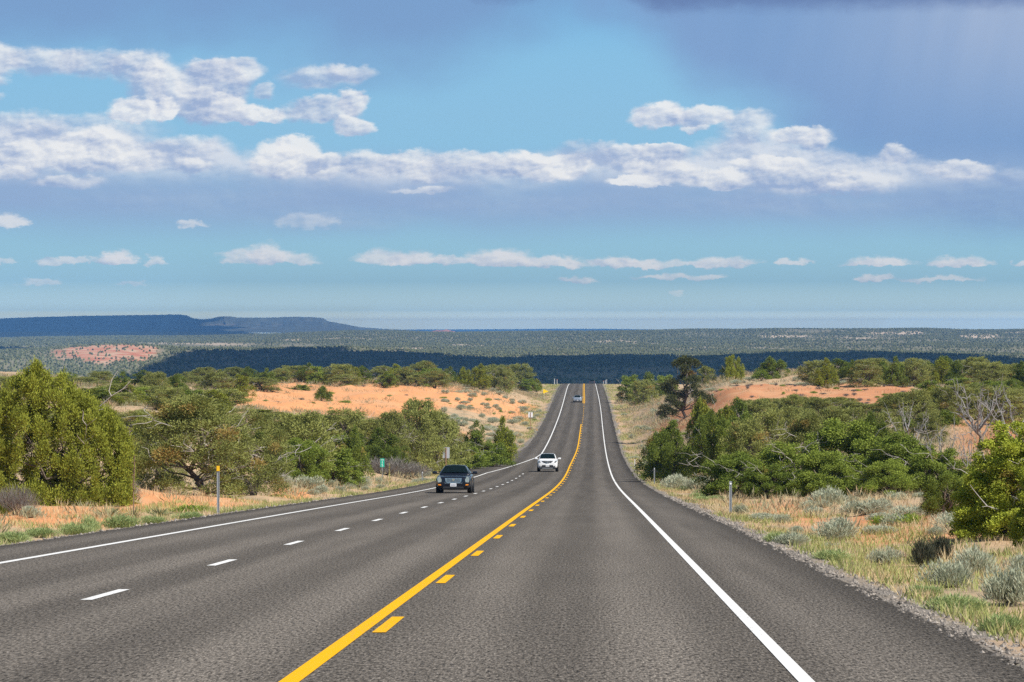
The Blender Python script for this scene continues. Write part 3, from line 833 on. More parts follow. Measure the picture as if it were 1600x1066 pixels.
# ------------------------------------------------------------------ haze
HAZE = True
if HAZE:
    bm = bmesh.new(); bmesh.ops.create_cube(bm, size=1.0, matrix=Matrix.Translation((0, 15500, 5)) @ Matrix.Diagonal((19000, 33000, 182, 1)))
    me = bpy.data.meshes.new('haze'); bm.to_mesh(me); bm.free()
    m = bpy.data.materials.new('haze_air'); m.use_nodes = True; t = m.node_tree; t.nodes.clear()
    o = t.nodes.new('ShaderNodeOutputMaterial'); pv = t.nodes.new('ShaderNodeVolumePrincipled')
    pv.inputs['Color'].default_value = (0.22, 0.52, 1.0, 1); pv.inputs['Density'].default_value = 6.0e-5; pv.inputs['Anisotropy'].default_value = 0.0
    t.links.new(pv.outputs[0], o.inputs['Volume'])
    struct(link('haze', me, m), 'stuff')

# ------------------------------------------------------------------ foliage
def foliage_mat(name, dark, light, dry=(0.34, 0.22, 0.07), trans=0.14):
    m, nt, b = material(name)
    oi = nt.new('ShaderNodeObjectInfo').outputs['Random']
    t = nt.math('ADD', nt.math('MULTIPLY', nt.attr('tint'), 0.75), nt.math('MULTIPLY', oi, 0.35), clamp=True)
    c = nt.mix(t, dark, light)
    c = nt.mix(nt.attr('dry'), c, dry)
    out = [n for n in m.node_tree.nodes if n.type == 'OUTPUT_MATERIAL'][0]
    nt._in(b.inputs['Base Color'], c); b.inputs['Roughness'].default_value = 0.8; b.inputs['Specular IOR Level'].default_value = 0.12
    tr = nt.new('ShaderNodeBsdfTranslucent'); nt._in(tr.inputs[0], c)
    mx = nt.new('ShaderNodeMixShader'); mx.inputs[0].default_value = trans
    nt.l.new(b.outputs[0], mx.inputs[1]); nt.l.new(tr.outputs[0], mx.inputs[2]); nt.l.new(mx.outputs[0], out.inputs['Surface'])
    return m


M_JUN = foliage_mat('juniper_foliage', (0.082, 0.105, 0.015), (0.345, 0.370, 0.052), trans=0.14)
M_JUND = foliage_mat('dark_juniper_foliage', (0.062, 0.092, 0.018), (0.235, 0.290, 0.052), trans=0.14)
M_PIN = foliage_mat('pinyon_foliage', (0.100, 0.120, 0.034), (0.345, 0.360, 0.105), trans=0.14)
M_PIND = foliage_mat('dark_pine_foliage', (0.040, 0.052, 0.020), (0.110, 0.122, 0.046), trans=0.14)  # a pine species darker than its neighbours
M_OAK = foliage_mat('oak_foliage', (0.075, 0.118, 0.020), (0.290, 0.355, 0.060), trans=0.2)
M_OAKB = foliage_mat('bright_oak_foliage', (0.085, 0.130, 0.015), (0.500, 0.545, 0.070), trans=0.25)
M_SAGE = foliage_mat('sagebrush_foliage', (0.300, 0.325, 0.225), (0.560, 0.590, 0.440), (0.46, 0.40, 0.28), 0.25)
M_RABB = foliage_mat('rabbitbrush_foliage', (0.200, 0.275, 0.095), (0.460, 0.540, 0.240), (0.55, 0.50, 0.24), 0.3)
M_GREENB = foliage_mat('green_forb_foliage', (0.140, 0.215, 0.028), (0.370, 0.460, 0.085), (0.46, 0.44, 0.15), 0.35)
M_DARKB = foliage_mat('blackbrush_foliage', (0.045, 0.052, 0.034), (0.110, 0.120, 0.080), (0.15, 0.12, 0.08), 0.1)
M_BARK = simple('bark', (0.17, 0.135, 0.105), 0.95, var=0.4, scale=8)
M_DEAD = simple('weathered_limbs', (0.40, 0.37, 0.34), 0.9, var=0.35, scale=5)
M_SNAG = simple('weathered_dead_wood', (0.24, 0.233, 0.225), 0.9, var=0.35, scale=5)
M_TWIG = simple('grey_twigs', (0.17, 0.155, 0.14), 0.95, var=0.3, scale=5)


def unit(v): return v / np.maximum(np.linalg.norm(v, axis=-1, keepdims=True), 1e-9)


def blades(P, D, L, Wd, rng):
    """one diamond leaf spray per point"""
    n = len(P); r = unit(rng.normal(size=(n, 3))); s = unit(np.cross(D, r)) * Wd[:, None] * 0.5
    mid = P + D * (L * 0.45)[:, None]
    V = np.stack([P, mid + s, P + D * L[:, None], mid - s], 1).reshape(-1, 3)
    return V, np.arange(n * 4).reshape(-1, 4)


def tubes(paths, sides=5):
    """paths: list of (points (k,3), radii (k,))"""
    V = []; Q = []; n = 0
    for pts, rad in paths:
        pts = np.asarray(pts, float); k = len(pts)
        t = unit(np.gradient(pts, axis=0)); ref = np.array([0.31, 0.87, 0.38]); a = unit(np.cross(t, ref)); b = np.cross(t, a)
        ang = np.arange(sides) * 2 * PI / sides
        ring = pts[:, None, :] + np.asarray(rad)[:, None, None] * (a[:, None, :] * np.cos(ang)[None, :, None] + b[:, None, :] * np.sin(ang)[None, :, None])
        V.append(ring.reshape(-1, 3))
        i = n + np.arange(k * sides).reshape(k, sides); j = np.roll(i, -1, 1)
        Q.append(np.stack([i[:-1], j[:-1], j[1:], i[1:]], -1).reshape(-1, 4)); n += k * sides
    return np.concatenate(V), np.concatenate(Q)


def wiggle(p0, p1, rng, k=5, amt=0.08):
    p0 = np.asarray(p0, float); p1 = np.asarray(p1, float); L = np.linalg.norm(p1 - p0)
    t = np.linspace(0, 1, k)[:, None]; p = p0 * (1 - t) + p1 * t
    o = rng.normal(size=(k, 3)) * L * amt; o[0] = 0; o[-1] *= 0.5
    return p + o


def make_lobes(kind, rng):
    L = []
    if kind == 'big_juniper':
        hx = [-.52, -.42, -.30, -.215, -.15, -.09, -.05, .0, .03, .05, .12, .24, .34, .43, .49]; hz = [.70, .80, .88, .93, 1.0, .95, .88, .90, .93, .86, .80, .74, .66, .56, .40]
        while len(L) < 520:
            x = rng.uniform(-.52, .48); H = np.interp(x, hx, hz); z = rng.uniform(.03, H); f = z / H
            yy = .36 * math.sqrt(max(0, 1 - (x / .56) ** 2)) * (1 - f ** 3 * .75); y = yy * math.sin(rng.uniform(-PI / 2, PI / 2)) * rng.uniform(.7, 1)
            s = rng.uniform(.022, .044) * (1.15 - .4 * f)
            L.append((x, y, max(.05, z - s * 1.8), s, s, s * 2.6))
        for x in np.linspace(-.5, .47, 26):
            z = np.interp(x, hx, hz); L.append((x, rng.uniform(-.1, .1), z - .085, .026, .04, .085)); L.append((x + rng.uniform(-.02, .02), rng.uniform(-.2, .0), z - .15 - .05 * rng.random(), .034, .05, .09))
        L.append((-.15, 0, .90, .045, .05, .10)); L.append((-.15, 0, .82, .07, .07, .10)); L.append((.03, 0, .87, .022, .025, .06))
    elif kind == 'juniper':
        sub = [(rng.uniform(-.22, .22), rng.uniform(-.22, .22), rng.uniform(.6, .95), rng.uniform(.2, .3)) for _ in range(4)] + [(0, 0, 1.0, .3)]
        for cx, cy, top, rad in sub:
            for _ in range(24):
                t = rng.random() ** 0.8; rm = rad * (1 - t ** 1.8) ** 0.7; a = rng.uniform(0, 2 * PI); r = rm * math.sqrt(rng.random())
                s = rng.uniform(.050, .088) * (1.15 - .5 * t)
                L.append((cx + r * math.cos(a), cy + r * math.sin(a), .06 + (top - .15) * t, s, s, s * 1.9))
    elif kind == 'pinyon':
        for _ in range(120):
            t = rng.uniform(.03, .93); rm = .46 * math.sin(PI * min(1, t * .66 + .28)) ** .8; a = rng.uniform(0, 2 * PI); r = rm * rng.random() ** .4
            s = rng.uniform(.050, .098)
            L.append((r * math.cos(a), r * math.sin(a), t, s * 1.05, s * 1.05, s * .95))
    elif kind == 'tall_pine':
        for cx, z, s in ((.02, .93, .15), (-.13, .90, .10), (.14, .90, .11), (.0, .82, .10), (.05, .73, .13), (-.02, .66, .12), (.12, .66, .10), (-.24, .60, .13), (-.36, .55, .10), (-.30, .48, .11), (.16, .54, .10), (-.18, .40, .12),
                         (-.05, .42, .11), (.24, .42, .11), (.36, .36, .13), (.27, .30, .11), (.45, .33, .08), (-.26, .32, .10), (-.12, .27, .10), (-.35, .20, .12), (-.42, .12, .09), (-.22, .16, .08), (.08, .50, .10)):
            L.append((cx, rng.uniform(-.15, .15), z, s * 1.0, s * 1.0, s * .48)); L.append((cx + rng.uniform(-.08, .08), rng.uniform(-.2, .2), z - .03, s * .7, s * .7, s * .34))
    elif kind == 'oak':
        for _ in range(72):
            a = rng.uniform(0, 2 * PI); ct = rng.random(); r = .41 * math.sqrt(1 - ct * ct * .9) * rng.uniform(.5, 1)
            s = rng.uniform(.062, .115)
            L.append((r * math.cos(a), r * math.sin(a), .10 + .72 * ct * rng.uniform(.6, 1.05), s, s, s * .9))
    elif kind == 'near_oak':
        for _ in range(230):
            a = rng.uniform(0, 2 * PI); ct = rng.random() ** .9; r = .42 * math.sqrt(1 - ct * ct * .88) * rng.uniform(.5, 1)
            s = rng.uniform(.034, .068)
            L.append((r * math.cos(a), r * math.sin(a), .03 + .84 * ct * rng.uniform(.55, 1.06), s, s, s * .85))
    return np.array(L)


def make_tree(kind, seed, n, leaf, wid, upb, mat, deadfrac=0.0, ndead=0, lay=None):
    """returns list of (part name, mesh)"""
    rng = np.random.default_rng(seed); L = make_lobes(kind, rng)
    wgt = (L[:, 3] * L[:, 5]) ** .85; pick = rng.choice(len(L), n, p=wgt / wgt.sum())
    dirn = unit(rng.normal(size=(n, 3))); dirn[:, 2] = np.abs(dirn[:, 2]) * np.where(rng.random(n) < .72, 1, -1)
    rr = rng.random(n) ** .45
    C = L[pick]; off = dirn * C[:, 3:] * rr[:, None]
    if 'juniper' in kind: off[:, :2] *= np.clip(1.0 - .55 * (off[:, 2] / C[:, 5]), .35, 1.3)[:, None]      # plumes narrow upward
    P = C[:, :3] + off + rng.normal(size=(n, 3)) * np.where(rng.random((n, 1)) < .2, .020, .007)
    if kind in ('oak', 'near_oak'): D = unit(dirn * .5 + rng.normal(size=(n, 3)))
    else: D = unit(dirn * 1.0 + np.array([0, 0, upb]) + rng.normal(size=(n, 3)) * .45)
    P[:, 2] = np.maximum(P[:, 2], .015)
    V, F = blades(P, D, rng.uniform(.7, 1.35, n) * leaf, rng.uniform(.7, 1.3, n) * wid, rng)
    lob = rng.random(len(L)); tint = np.clip(.55 * rng.random(n) + .45 * lob[pick], 0, 1)
    dry = (lob > 1 - deadfrac)[pick] * rng.uniform(.35, 1, n)
    crown = mesh_np('crown', V, F, {'tint': ('FACE', tint), 'dry': ('FACE', dry)}); crown.materials.append(mat)
    # trunk and limbs
    paths = []; base = np.array([0, 0, -.06])
    stems = 1 if kind in ('tall_pine',) else (3 if kind != 'pinyon' else 2)
    tops = []
    for s in range(stems):
        a = rng.uniform(0, 2 * PI); top = np.array([.12 * math.cos(a), .12 * math.sin(a), rng.uniform(.5, .75)]) if kind != 'tall_pine' else np.array([.02, 0, .9])
        p = wiggle(base + np.array([.02 * math.cos(a), .02 * math.sin(a), 0]), top, rng, 8, .035); paths.append((p, np.linspace(.030 if stems > 1 else .034, .008, 8))); tops.append(p)
    for c in L[rng.permutation(len(L))[:26]]:
        p = tops[rng.integers(len(tops))]; zz = max(.05, c[2] * rng.uniform(.35, .8)); q = p[np.argmin(np.abs(p[:, 2] - zz))]
        paths.append((wiggle(q, c[:3], rng, 5, .06), np.linspace(.011, .003, 5)))
    vt, qt = tubes(paths); trunk = mesh_np('trunk', vt, qt, None, True); trunk.materials.append(M_BARK)
    out = [('trunk', trunk), ('crown', crown)]
    if ndead:
        paths = []
        for _ in range(ndead):
            a = rng.uniform(0, 2 * PI); z0 = rng.uniform(.1, .6); r1 = rng.uniform(.36, .52); z1 = z0 + rng.uniform(.02, .38)
            p0 = np.array([.1 * math.cos(a), .1 * math.sin(a), z0]); p1 = np.array([r1 * math.cos(a), r1 * math.sin(a), min(z1, .84)])
            m = wiggle(p0, p1, rng, 6, .045); paths.append((m, np.linspace(.0065, .0015, 6)))
            for _k in range(3):
                q = m[rng.integers(2, 6)]; paths.append((wiggle(q, q + rng.normal(size=3) * .07 + np.array([.06 * math.cos(a), .06 * math.sin(a), .03]), rng, 4, .1), np.linspace(.004, .001, 4)))
        v2, q2 = tubes(paths, 4); nq = len(qt); me = mesh_np('trunk', np.concatenate([vt, v2]), np.concatenate([qt, q2 + len(vt)]), None, True); me.materials.append(M_BARK); me.materials.append(M_DEAD)
        me.polygons.foreach_set('material_index', np.concatenate([np.zeros(nq, np.int32), np.ones(len(q2), np.int32)])); out[0] = ('trunk', me)
    return out


def make_dead(seed, spread=.4, n=9):
    rng = np.random.default_rng(seed); paths = []
    tr = wiggle((0, 0, -.06), (rng.uniform(-.06, .06), 0, .32), rng, 5, .05); paths.append((tr, np.linspace(.04, .024, 5)))
    bare = []
    for k in range(n):
        a = k * 2 * PI / n + rng.uniform(-.4, .4); h = rng.uniform(.62, 1.0); r = spread * rng.uniform(.35, 1.15)
        q = tr[rng.integers(2, 5)]; tip = np.array([r * math.cos(a), r * math.sin(a), h]); mid = q + (tip - q) * .45 + np.array([.5 * r * math.cos(a), .5 * r * math.sin(a), -.06]) * .7
        t = np.linspace(0, 1, 8)[:, None]; m = (1 - t) ** 2 * q + 2 * t * (1 - t) * mid + t ** 2 * tip; m[1:] += rng.normal(size=(7, 3)) * .014
        bare.append((m, np.linspace(.015, .002, 8)))
        for _ in range(7):
            i = rng.integers(2, 7); q2 = m[i]; e = q2 + unit(np.array([math.cos(a) * .5, math.sin(a) * .5, .6]) + rng.normal(size=3) * .6) * rng.uniform(.07, .24)
            b = wiggle(q2, e, rng, 5, .08); bare.append((b, np.linspace(.007, .0015, 5)))
            q3 = b[3]; bare.append((wiggle(q3, q3 + rng.normal(size=3) * .05 + np.array([0, 0, .03]), rng, 3, .1), np.linspace(.003, .001, 3)))
    v, q = tubes(paths, 7); trunk = mesh_np('trunk', v, q, None, True); trunk.materials.append(M_BARK)
    v2, q2 = tubes(bare, 5); me = mesh_np('trunk', np.concatenate([v, v2]), np.concatenate([q, q2 + len(v)]), None, True); me.materials.append(M_BARK); me.materials.append(M_SNAG)
    me.polygons.foreach_set('material_index', np.concatenate([np.zeros(len(q), np.int32), np.ones(len(q2), np.int32)]))
    return [('trunk', me)]


def make_bush(seed, mat, n=900, thin=.035, leaf=.20, open_=.5, dryf=.12, twig=True):
    """many upright sprays rising from a woody base; unit width and height"""
    rng = np.random.default_rng(seed); nl = 9
    a = rng.uniform(0, 2 * PI, nl); r = .30 * np.sqrt(rng.random(nl)); c = np.stack([r * np.cos(a), r * np.sin(a)], 1); hh = rng.uniform(.6, .95, nl) * (1 - .5 * r)
    k = rng.integers(0, nl, n); th = rng.uniform(0, 2 * PI, n); el = rng.random(n) ** .6
    out = np.stack([np.cos(th) * np.sqrt(1 - el * el), np.sin(th) * np.sqrt(1 - el * el), el], 1)
    rad = rng.random(n) ** .4
    P = np.concatenate([c[k] * .9, np.full((n, 1), .06)], 1) + out * np.stack([np.full(n, .24), np.full(n, .24), hh[k] * .82], 1) * rad[:, None]
    D = unit(out * open_ + np.array([0, 0, .9]) + rng.normal(size=(n, 3)) * .28)
    V, F = blades(P, D, rng.uniform(.6, 1.3, n) * leaf, rng.uniform(.7, 1.3, n) * thin, rng)
    tint = np.clip(.5 * rng.random(n) + .5 * rng.random(nl)[k], 0, 1); dry = (rng.random(n) < dryf) * rng.uniform(.3, 1, n)
    nleaf = len(F)
    if twig:
        paths = []
        for _ in range(34):
            t = rng.integers(0, n); paths.append((wiggle((0, 0, -.03), P[t], rng, 4, .05), np.linspace(.012, .004, 4)))
        v, q = tubes(paths, 4); F = np.concatenate([F, q + len(V)]); V = np.concatenate([V, v])
        tint = np.concatenate([tint, np.zeros(len(q))]); dry = np.concatenate([dry, np.ones(len(q)) * .8])
    me = mesh_np('bush', V, F, {'tint': ('FACE', tint), 'dry': ('FACE', dry)}); me.materials.append(mat)
    return me


def make_yucca(seed):
    rng = np.random.default_rng(seed); n = 150
    el = rng.uniform(.12, 1.0, n); th = rng.uniform(0, 2 * PI, n); D = unit(np.stack([np.cos(th) * np.sqrt(1 - el ** 2), np.sin(th) * np.sqrt(1 - el ** 2), el], 1))
    V, F = blades(np.zeros((n, 3)) + np.array([0, 0, .05]) + D * .03, D, rng.uniform(.55, .95, n), np.full(n, .05), rng)
    me = mesh_np('yucca', V * np.array([.62, .62, 1.0]), F, {'tint': ('FACE', rng.random(n)), 'dry': ('FACE', (rng.random(n) < .2) * .9)}); me.materials.append(M_YUC)
    return me


M_YUC = foliage_mat('yucca_blades', (0.16, 0.19, 0.09), (0.36, 0.38, 0.20), (0.45, 0.36, 0.18), 0.15)

BANK = {}
BANK['J'] = [make_tree('juniper', 100 + k, 15000, .038, .0135, .9, M_JUN, .03, 2) for k in range(4)]
BANK['K'] = [make_tree('juniper', 120 + k, 15000, .038, .0135, .7, M_JUND, .02, 1) for k in range(3)]
BANK['P'] = [make_tree('pinyon', 140 + k, 16000, .034, .0125, .3, M_PIN, .05, 7) for k in range(4)]
BANK['O'] = [make_tree('oak', 160 + k, 15000, .030, .0185, 0, M_OAK, .03, 3) for k in range(3)]
BANK['BIGJ'] = [make_tree('big_juniper', 180, 170000, .0170, .0062, 1.0, M_JUN, .01, 3)]
BANK['HERO_P'] = [make_tree('pinyon', 190 + k, 42000, .022, .0078, .3, M_PIN, .07, 20) for k in range(2)]
BANK['HERO_K'] = [make_tree('juniper', 196 + k, 45000, .024, .0086, .9, M_JUND, .02, 4) for k in range(2)]
BANK['HERO_O'] = [make_tree('oak', 200 + k, 42000, .019, .0120, 0, M_OAK, .02, 5) for k in range(3)]
BANK['NEAR_O'] = [make_tree('near_oak', 210 + k, 110000, .0145, .0100, 0, M_OAKB, .015, 5) for k in range(2)]
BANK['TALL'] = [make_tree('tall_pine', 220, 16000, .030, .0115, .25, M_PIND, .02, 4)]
BANK['D'] = [make_dead(230, .42, 9), make_dead(231, .5, 7), make_dead(232, .38, 6)]
SAGE = [make_bush(300 + k, M_SAGE, 2600, .017, .13, .8) for k in range(4)]
RABB = [make_bush(310 + k, M_RABB, 2400, .014, .19, .5) for k in range(3)]
FORB = [make_bush(320 + k, M_GREENB, 700, .035, .26, .6, .08, False) for k in range(3)]
DARKB = [make_bush(330 + k, M_DARKB, 2600, .017, .18, .5, .1) for k in range(2)]
GREYB = [make_bush(340 + k, M_TWIG, 1800, .0065, .26, .8, 0) for k in range(2)]
YUCCA = [make_yucca(350 + k) for k in range(3)]

KNAME = {'J': ('juniper_tree', 'juniper'), 'K': ('juniper_tree', 'juniper'), 'BIGJ': ('juniper_tree', 'juniper'), 'HERO_K': ('juniper_tree', 'juniper'), 'P': ('pinyon_tree', 'pine tree'), 'HERO_P': ('pinyon_tree', 'pine tree'),
         'O': ('scrub_oak', 'scrub oak'), 'HERO_O': ('scrub_oak', 'scrub oak'), 'NEAR_O': ('scrub_oak', 'scrub oak'), 'TALL': ('pine_tree', 'pine tree'), 'D': ('dead_tree', 'dead tree')}
TREES = []


def tree(kind, px, wpx, top, d, label, group=None, var=None, rz=None, sink=0.0):
    p = W(px, top, d); gz = float(ground_z(p[0], d)) - sink
    h = max(0.6, p[2] - gz); w = wpx / FPX * d
    k = random.randrange(len(BANK[kind])) if var is None else var
    nm, cat = KNAME[kind]
    s = 1.22 if kind not in ('BIGJ', 'NEAR_O', 'TALL') else 1.0
    root = empty(nm, (p[0], d, gz), random.uniform(0, 6.28) if rz is None else rz, (w * s, w * s, h * .97))
    for part, me in BANK[kind][k]: link(part, me, None, root)
    tag(root, label, cat, group); TREES.append((p[0], d, w)); return root


def bush(bank, name, cat, px, wpx, hpx, d, label, group=None, lateral=None):
    x = W(px, 600, d)[0] if lateral is None else lateral
    gz = float(ground_z(x, d)); w = wpx / FPX * d; h = hpx / FPX * d
    o = link(name, random.choice(bank)); o.location = (x, d, gz - .02); o.rotation_euler = (0, 0, random.uniform(0, 6.28)); o.scale = (w * 1.3, w * 1.3, h * 1.05)
    return tag(o, label, cat, group)


# --- left side, single trees
tree('BIGJ', 92, 232, 554, 113, 'huge dense yellow-green juniper at the left edge, tallest of all the trees', None, 0, 0.1)
tree('J', -22, 90, 588, 122, 'yellow-green juniper cut by the left edge behind the huge juniper', None, 1)
tree('HERO_P', 305, 178, 612, 140, 'broad pinyon with bare pale limbs and rusty clumps right of the huge juniper', None, 0, 1.0)
tree('HERO_P', 392, 120, 640, 148, 'lower ragged pinyon with rusty clumps beside the broad bare-limbed pinyon', None, 1, 2.2)
tree('HERO_P', 246, 84, 640, 146, 'narrow pinyon squeezed between the huge juniper and the broad pinyon', None, 1, 0.3)
tree('J', 220, 60, 640, 160, 'thin yellow-green juniper just behind the right flank of the huge juniper')
tree('P', 470, 110, 640, 196, 'grey-green pinyon with many bare twigs above the dark oak thicket')
tree('HERO_O', 470, 95, 668, 190, 'dark green scrub oak left of the round juniper', None, 0)
tree('O', 528, 80, 690, 196, 'low bright green scrub oak touching the left foot of the round juniper')
tree('O', 440, 60, 690, 182, 'small dark scrub oak above the sand cut on the left verge')
tree('HERO_K', 592, 104, 664, 252, 'round dark juniper with bare grey lower branches behind the green mile marker', None, 0)
tree('P', 540, 92, 636, 262, 'tall pinyon with rusty top behind the round juniper')
tree('P', 655, 74, 620, 268, 'upright pinyon with pale exposed trunks below the sand dune')
tree('P', 690, 62, 640, 275, 'spreading pinyon leaning right off the upright pale-trunked one')
tree('P', 612, 62, 640, 262, 'thin grey pinyon left of the upright pale-trunked pinyon')
tree('O', 712, 62, 672, 300, 'light green scrub oak left of the pair of dark junipers by the sage flat')
tree('K', 745, 66, 655, 318, 'dark round juniper at the left of the pair by the sage flat')
tree('J', 785, 52, 648, 326, 'olive upright juniper, last tree before the sage flat and road')
tree('O', 772, 60, 682, 308, 'dark green low scrub oak in front of the olive upright juniper')
tree('O', 735, 60, 690, 296, 'low green scrub oak below the dark round juniper')
ORD = 'first second third fourth fifth sixth seventh eighth ninth tenth eleventh twelfth thirteenth fourteenth fifteenth sixteenth seventeenth eighteenth nineteenth twentieth twenty-first twenty-second twenty-third twenty-fourth'.split()


def tree_row(kinds, x0, x1, n, tops, widths, ds_, phrase, group, jit=.5):
    lst = []
    for k in range(n):
        f = (k + .5 + random.uniform(-jit, jit) * .6) / n
        lst.append((x0 + (x1 - x0) * f, random.choice(kinds), random.uniform(*widths)))
    lst.sort()
    for k, (px, kd, w) in enumerate(lst):
        tp = np.interp(px, [t[0] for t in tops], [t[1] for t in tops]) + random.uniform(-4, 6)
        adj = {'J': 'olive juniper', 'K': 'dark green juniper', 'P': 'grey-green pinyon', 'O': 'bright green scrub oak'}[kd]
        lb = f'{adj}, {ORD[k]} from left {phrase}'
        if len(lb.split()) > 16: lb = lb.replace('bright green', 'green').replace('dark green', 'dark')
        tree(kd, px, w, tp, random.uniform(*ds_), lb, group)


tree_row('JPKPO', 262, 560, 13, [(250, 590), (330, 574), (400, 572), (430, 570), (500, 566), (560, 572)], (34, 58), (600, 660), 'in the skyline row left of the dune top', 'trees on the left skyline')
tree_row('PJPPK', 250, 700, 15, [(250, 592), (400, 584), (560, 584), (700, 580)], (34, 54), (590, 640), 'in the lower row under the left skyline', 'trees under the left skyline')
tree_row('JPKPO', 560, 800, 11, [(560, 572), (620, 568), (680, 566), (740, 572), (780, 567), (800, 566)], (34, 58), (625, 690), 'in the row along the top of the left dune', 'trees on the left dune')
tree('P', 812, 46, 566, 745, 'grey-green pinyon, tallest at the right end of the left dune')
tree('O', 826, 34, 588, 740, 'dark green scrub oak at the right foot of the left dune end')
tree('K', 788, 40, 582, 735, 'dark green juniper just left of the tallest pinyon at the dune end')
tree('J', 838, 22, 590, 760, 'small olive juniper, last tree before the yellow pennant sign')
tree_row('JPPK', -20, 420, 14, [(-20, 592), (200, 580), (250, 582), (330, 582), (420, 586)], (42, 74), (420, 520), 'in the far band behind the huge juniper', 'trees behind the huge juniper')
tree_row('PJPPKO', 120, 360, 14, [(130, 600), (250, 600), (330, 604), (410, 612)], (50, 88), (290, 370), 'in the middle band above the broad pinyon', 'trees above the broad pinyon')
tree_row('PPOPJ', 390, 710, 15, [(390, 648), (520, 650), (600, 648), (710, 656)], (54, 86), (275, 330), 'in the thicket below the left dune sand', 'trees below the left dune')
tree_row('PKOJ', 405, 560, 7, [(415, 664), (480, 660), (590, 668)], (52, 84), (215, 240), 'in the front thicket left of the round juniper', 'trees in the front thicket')
tree_row('JOK', 380, 520, 5, [(380, 598), (520, 600)], (26, 40), (500, 560), 'scattered on the back of the left dune', 'trees on the back of the dune')

tree_row('JPPKP', -40, 300, 12, [(-40, 628), (120, 632), (300, 642)], (60, 96), (215, 280), 'in the near band hidden partly by the huge juniper', 'trees beside the huge juniper')
tree_row('PKJ', -60, 120, 5, [(-60, 584), (60, 582), (120, 582)], (50, 72), (520, 560), 'on the skyline left of the huge juniper tip', 'trees on the far left skyline')
tree_row('PPKJ', -60, 250, 8, [(-60, 604), (250, 612)], (56, 90), (300, 400), 'in the upper band left of the broad pinyon', 'trees on the left bank')
# --- right side, single trees
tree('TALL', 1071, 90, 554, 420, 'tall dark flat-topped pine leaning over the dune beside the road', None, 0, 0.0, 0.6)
tree('O', 985, 44, 579, 660, 'rounded green scrub oak nearest the road at the right crest')
tree('K', 1012, 40, 577, 665, 'dark green juniper between the crest oak and the tall pine')
tree('P', 1005, 44, 592, 610, 'low grey pinyon in front of the crest oak')
tree('O', 1040, 44, 580, 640, 'green scrub oak just left of the tall pine')
tree('J', 1145, 38, 551, 500, 'pale pointed juniper alone on top of the right dune')
tree('P', 1104, 30, 571, 500, 'small grey pinyon at the dune brow right of the tall pine')
tree('K', 1203, 56, 556, 490, 'rounded juniper second on the right dune brow')
tree('O', 1190, 30, 575, 480, 'small green scrub oak at the left foot of the rounded dune juniper')
tree('HERO_K', 1112, 84, 634, 222, 'dense dark green juniper with vertical sprays, nearest the road on the right', None, 1)
tree('HERO_K', 1050, 92, 650, 226, 'dense dark green juniper leaning toward the road, left of its twin', None, 0)
tree('O', 1036, 60, 662, 236, 'bright green scrub oak at the road side of the twin dark junipers')
tree('P', 1168, 78, 652, 196, 'rusty yellow-brown pinyon right of the twin dark junipers')
tree('J', 1095, 70, 614, 290, 'yellow-green juniper behind the twin dark junipers')
tree('K', 1152, 60, 614, 300, 'olive juniper behind the rusty pinyon')
tree('HERO_O', 1150, 120, 690, 152, 'leafy green scrub oak at the left end of the roadside thicket', None, 0)
tree('HERO_O', 1235, 140, 655, 160, 'tall leafy scrub oak second in the roadside thicket', None, 1)
tree('HERO_P', 1268, 96, 640, 172, 'grey-green pinyon standing up among the roadside scrub oaks', None, 0, .7)
tree('HERO_K', 1362, 84, 640, 172, 'dark juniper standing up among the roadside scrub oaks', None, 1)
tree('HERO_O', 1320, 150, 632, 162, 'tallest leafy scrub oak, middle of the roadside thicket', None, 2)
tree('HERO_O', 1405, 130, 652, 156, 'wide scrub oak right of the tallest in the roadside thicket', None, 0)
tree('HERO_O', 1462, 110, 672, 146, 'scrub oak with bare twigs at the right end of the roadside thicket', None, 1)
tree('HERO_O', 1285, 110, 690, 146, 'low front scrub oak with grey twigs below the tallest roadside oak', None, 2)
tree('HERO_O', 1200, 90, 704, 147, 'low front scrub oak at the sage edge of the roadside thicket', None, 1)
tree('HERO_O', 1385, 90, 705, 144, 'low dark scrub oak in front of the wide roadside oak', None, 0)
tree('D', 1534, 92, 578, 178, 'large bleached dead tree with many upright limbs on the right', None, 0, 0.0)
tree('D', 1592, 90, 590, 170, 'bleached forked dead tree cut by the right edge', None, 1, 0.9)
tree('D', 1470, 62, 642, 150, 'small bleached dead snag leaning over the roadside thicket', None, 2, 0.5)
tree('D', 1418, 56, 618, 205, 'pale dead snag behind the roadside thicket', None, 1, 2.0)
tree('D', 1515, 62, 650, 112, 'dark dead trunk with drooping twigs beside the near bright oak', None, 2, 1.7)
tree('NEAR_O', 1596, 250, 640, 66, 'big bright yellow-green scrub oak at the right edge, nearest of all the trees', None, 0, 0.4)
tree('NEAR_O', 1546, 140, 690, 70, 'bright low scrub oak at the left flank of the big near oak', None, 1, 1.4)
tree('NEAR_O', 1640, 140, 690, 60, 'bright scrub oak mostly beyond the right edge in front of the big near oak', None, 1, 2.4)
tree('HERO_K', 1478, 74, 738, 88, 'low dark juniper bush left of the big near oak', None, 1)
tree_row('KPJPKP', 1270, 1480, 12, [(1282, 562), (1330, 558), (1380, 564), (1400, 558), (1440, 562), (1470, 556)], (38, 60), (450, 500), 'on the right skyline above the red sand', 'trees on the right skyline')
tree_row('PKOKPJ', 1470, 1650, 11, [(1470, 554), (1520, 556), (1550, 564), (1650, 560)], (42, 66), (440, 490), 'on the right skyline behind the dead trees', 'trees on the right skyline end')
tree_row('KPPOJ', 1130, 1370, 12, [(1180, 622), (1240, 618), (1300, 618), (1350, 630)], (44, 66), (290, 330), 'between the roadside thicket and the red sand', 'trees below the red sand')
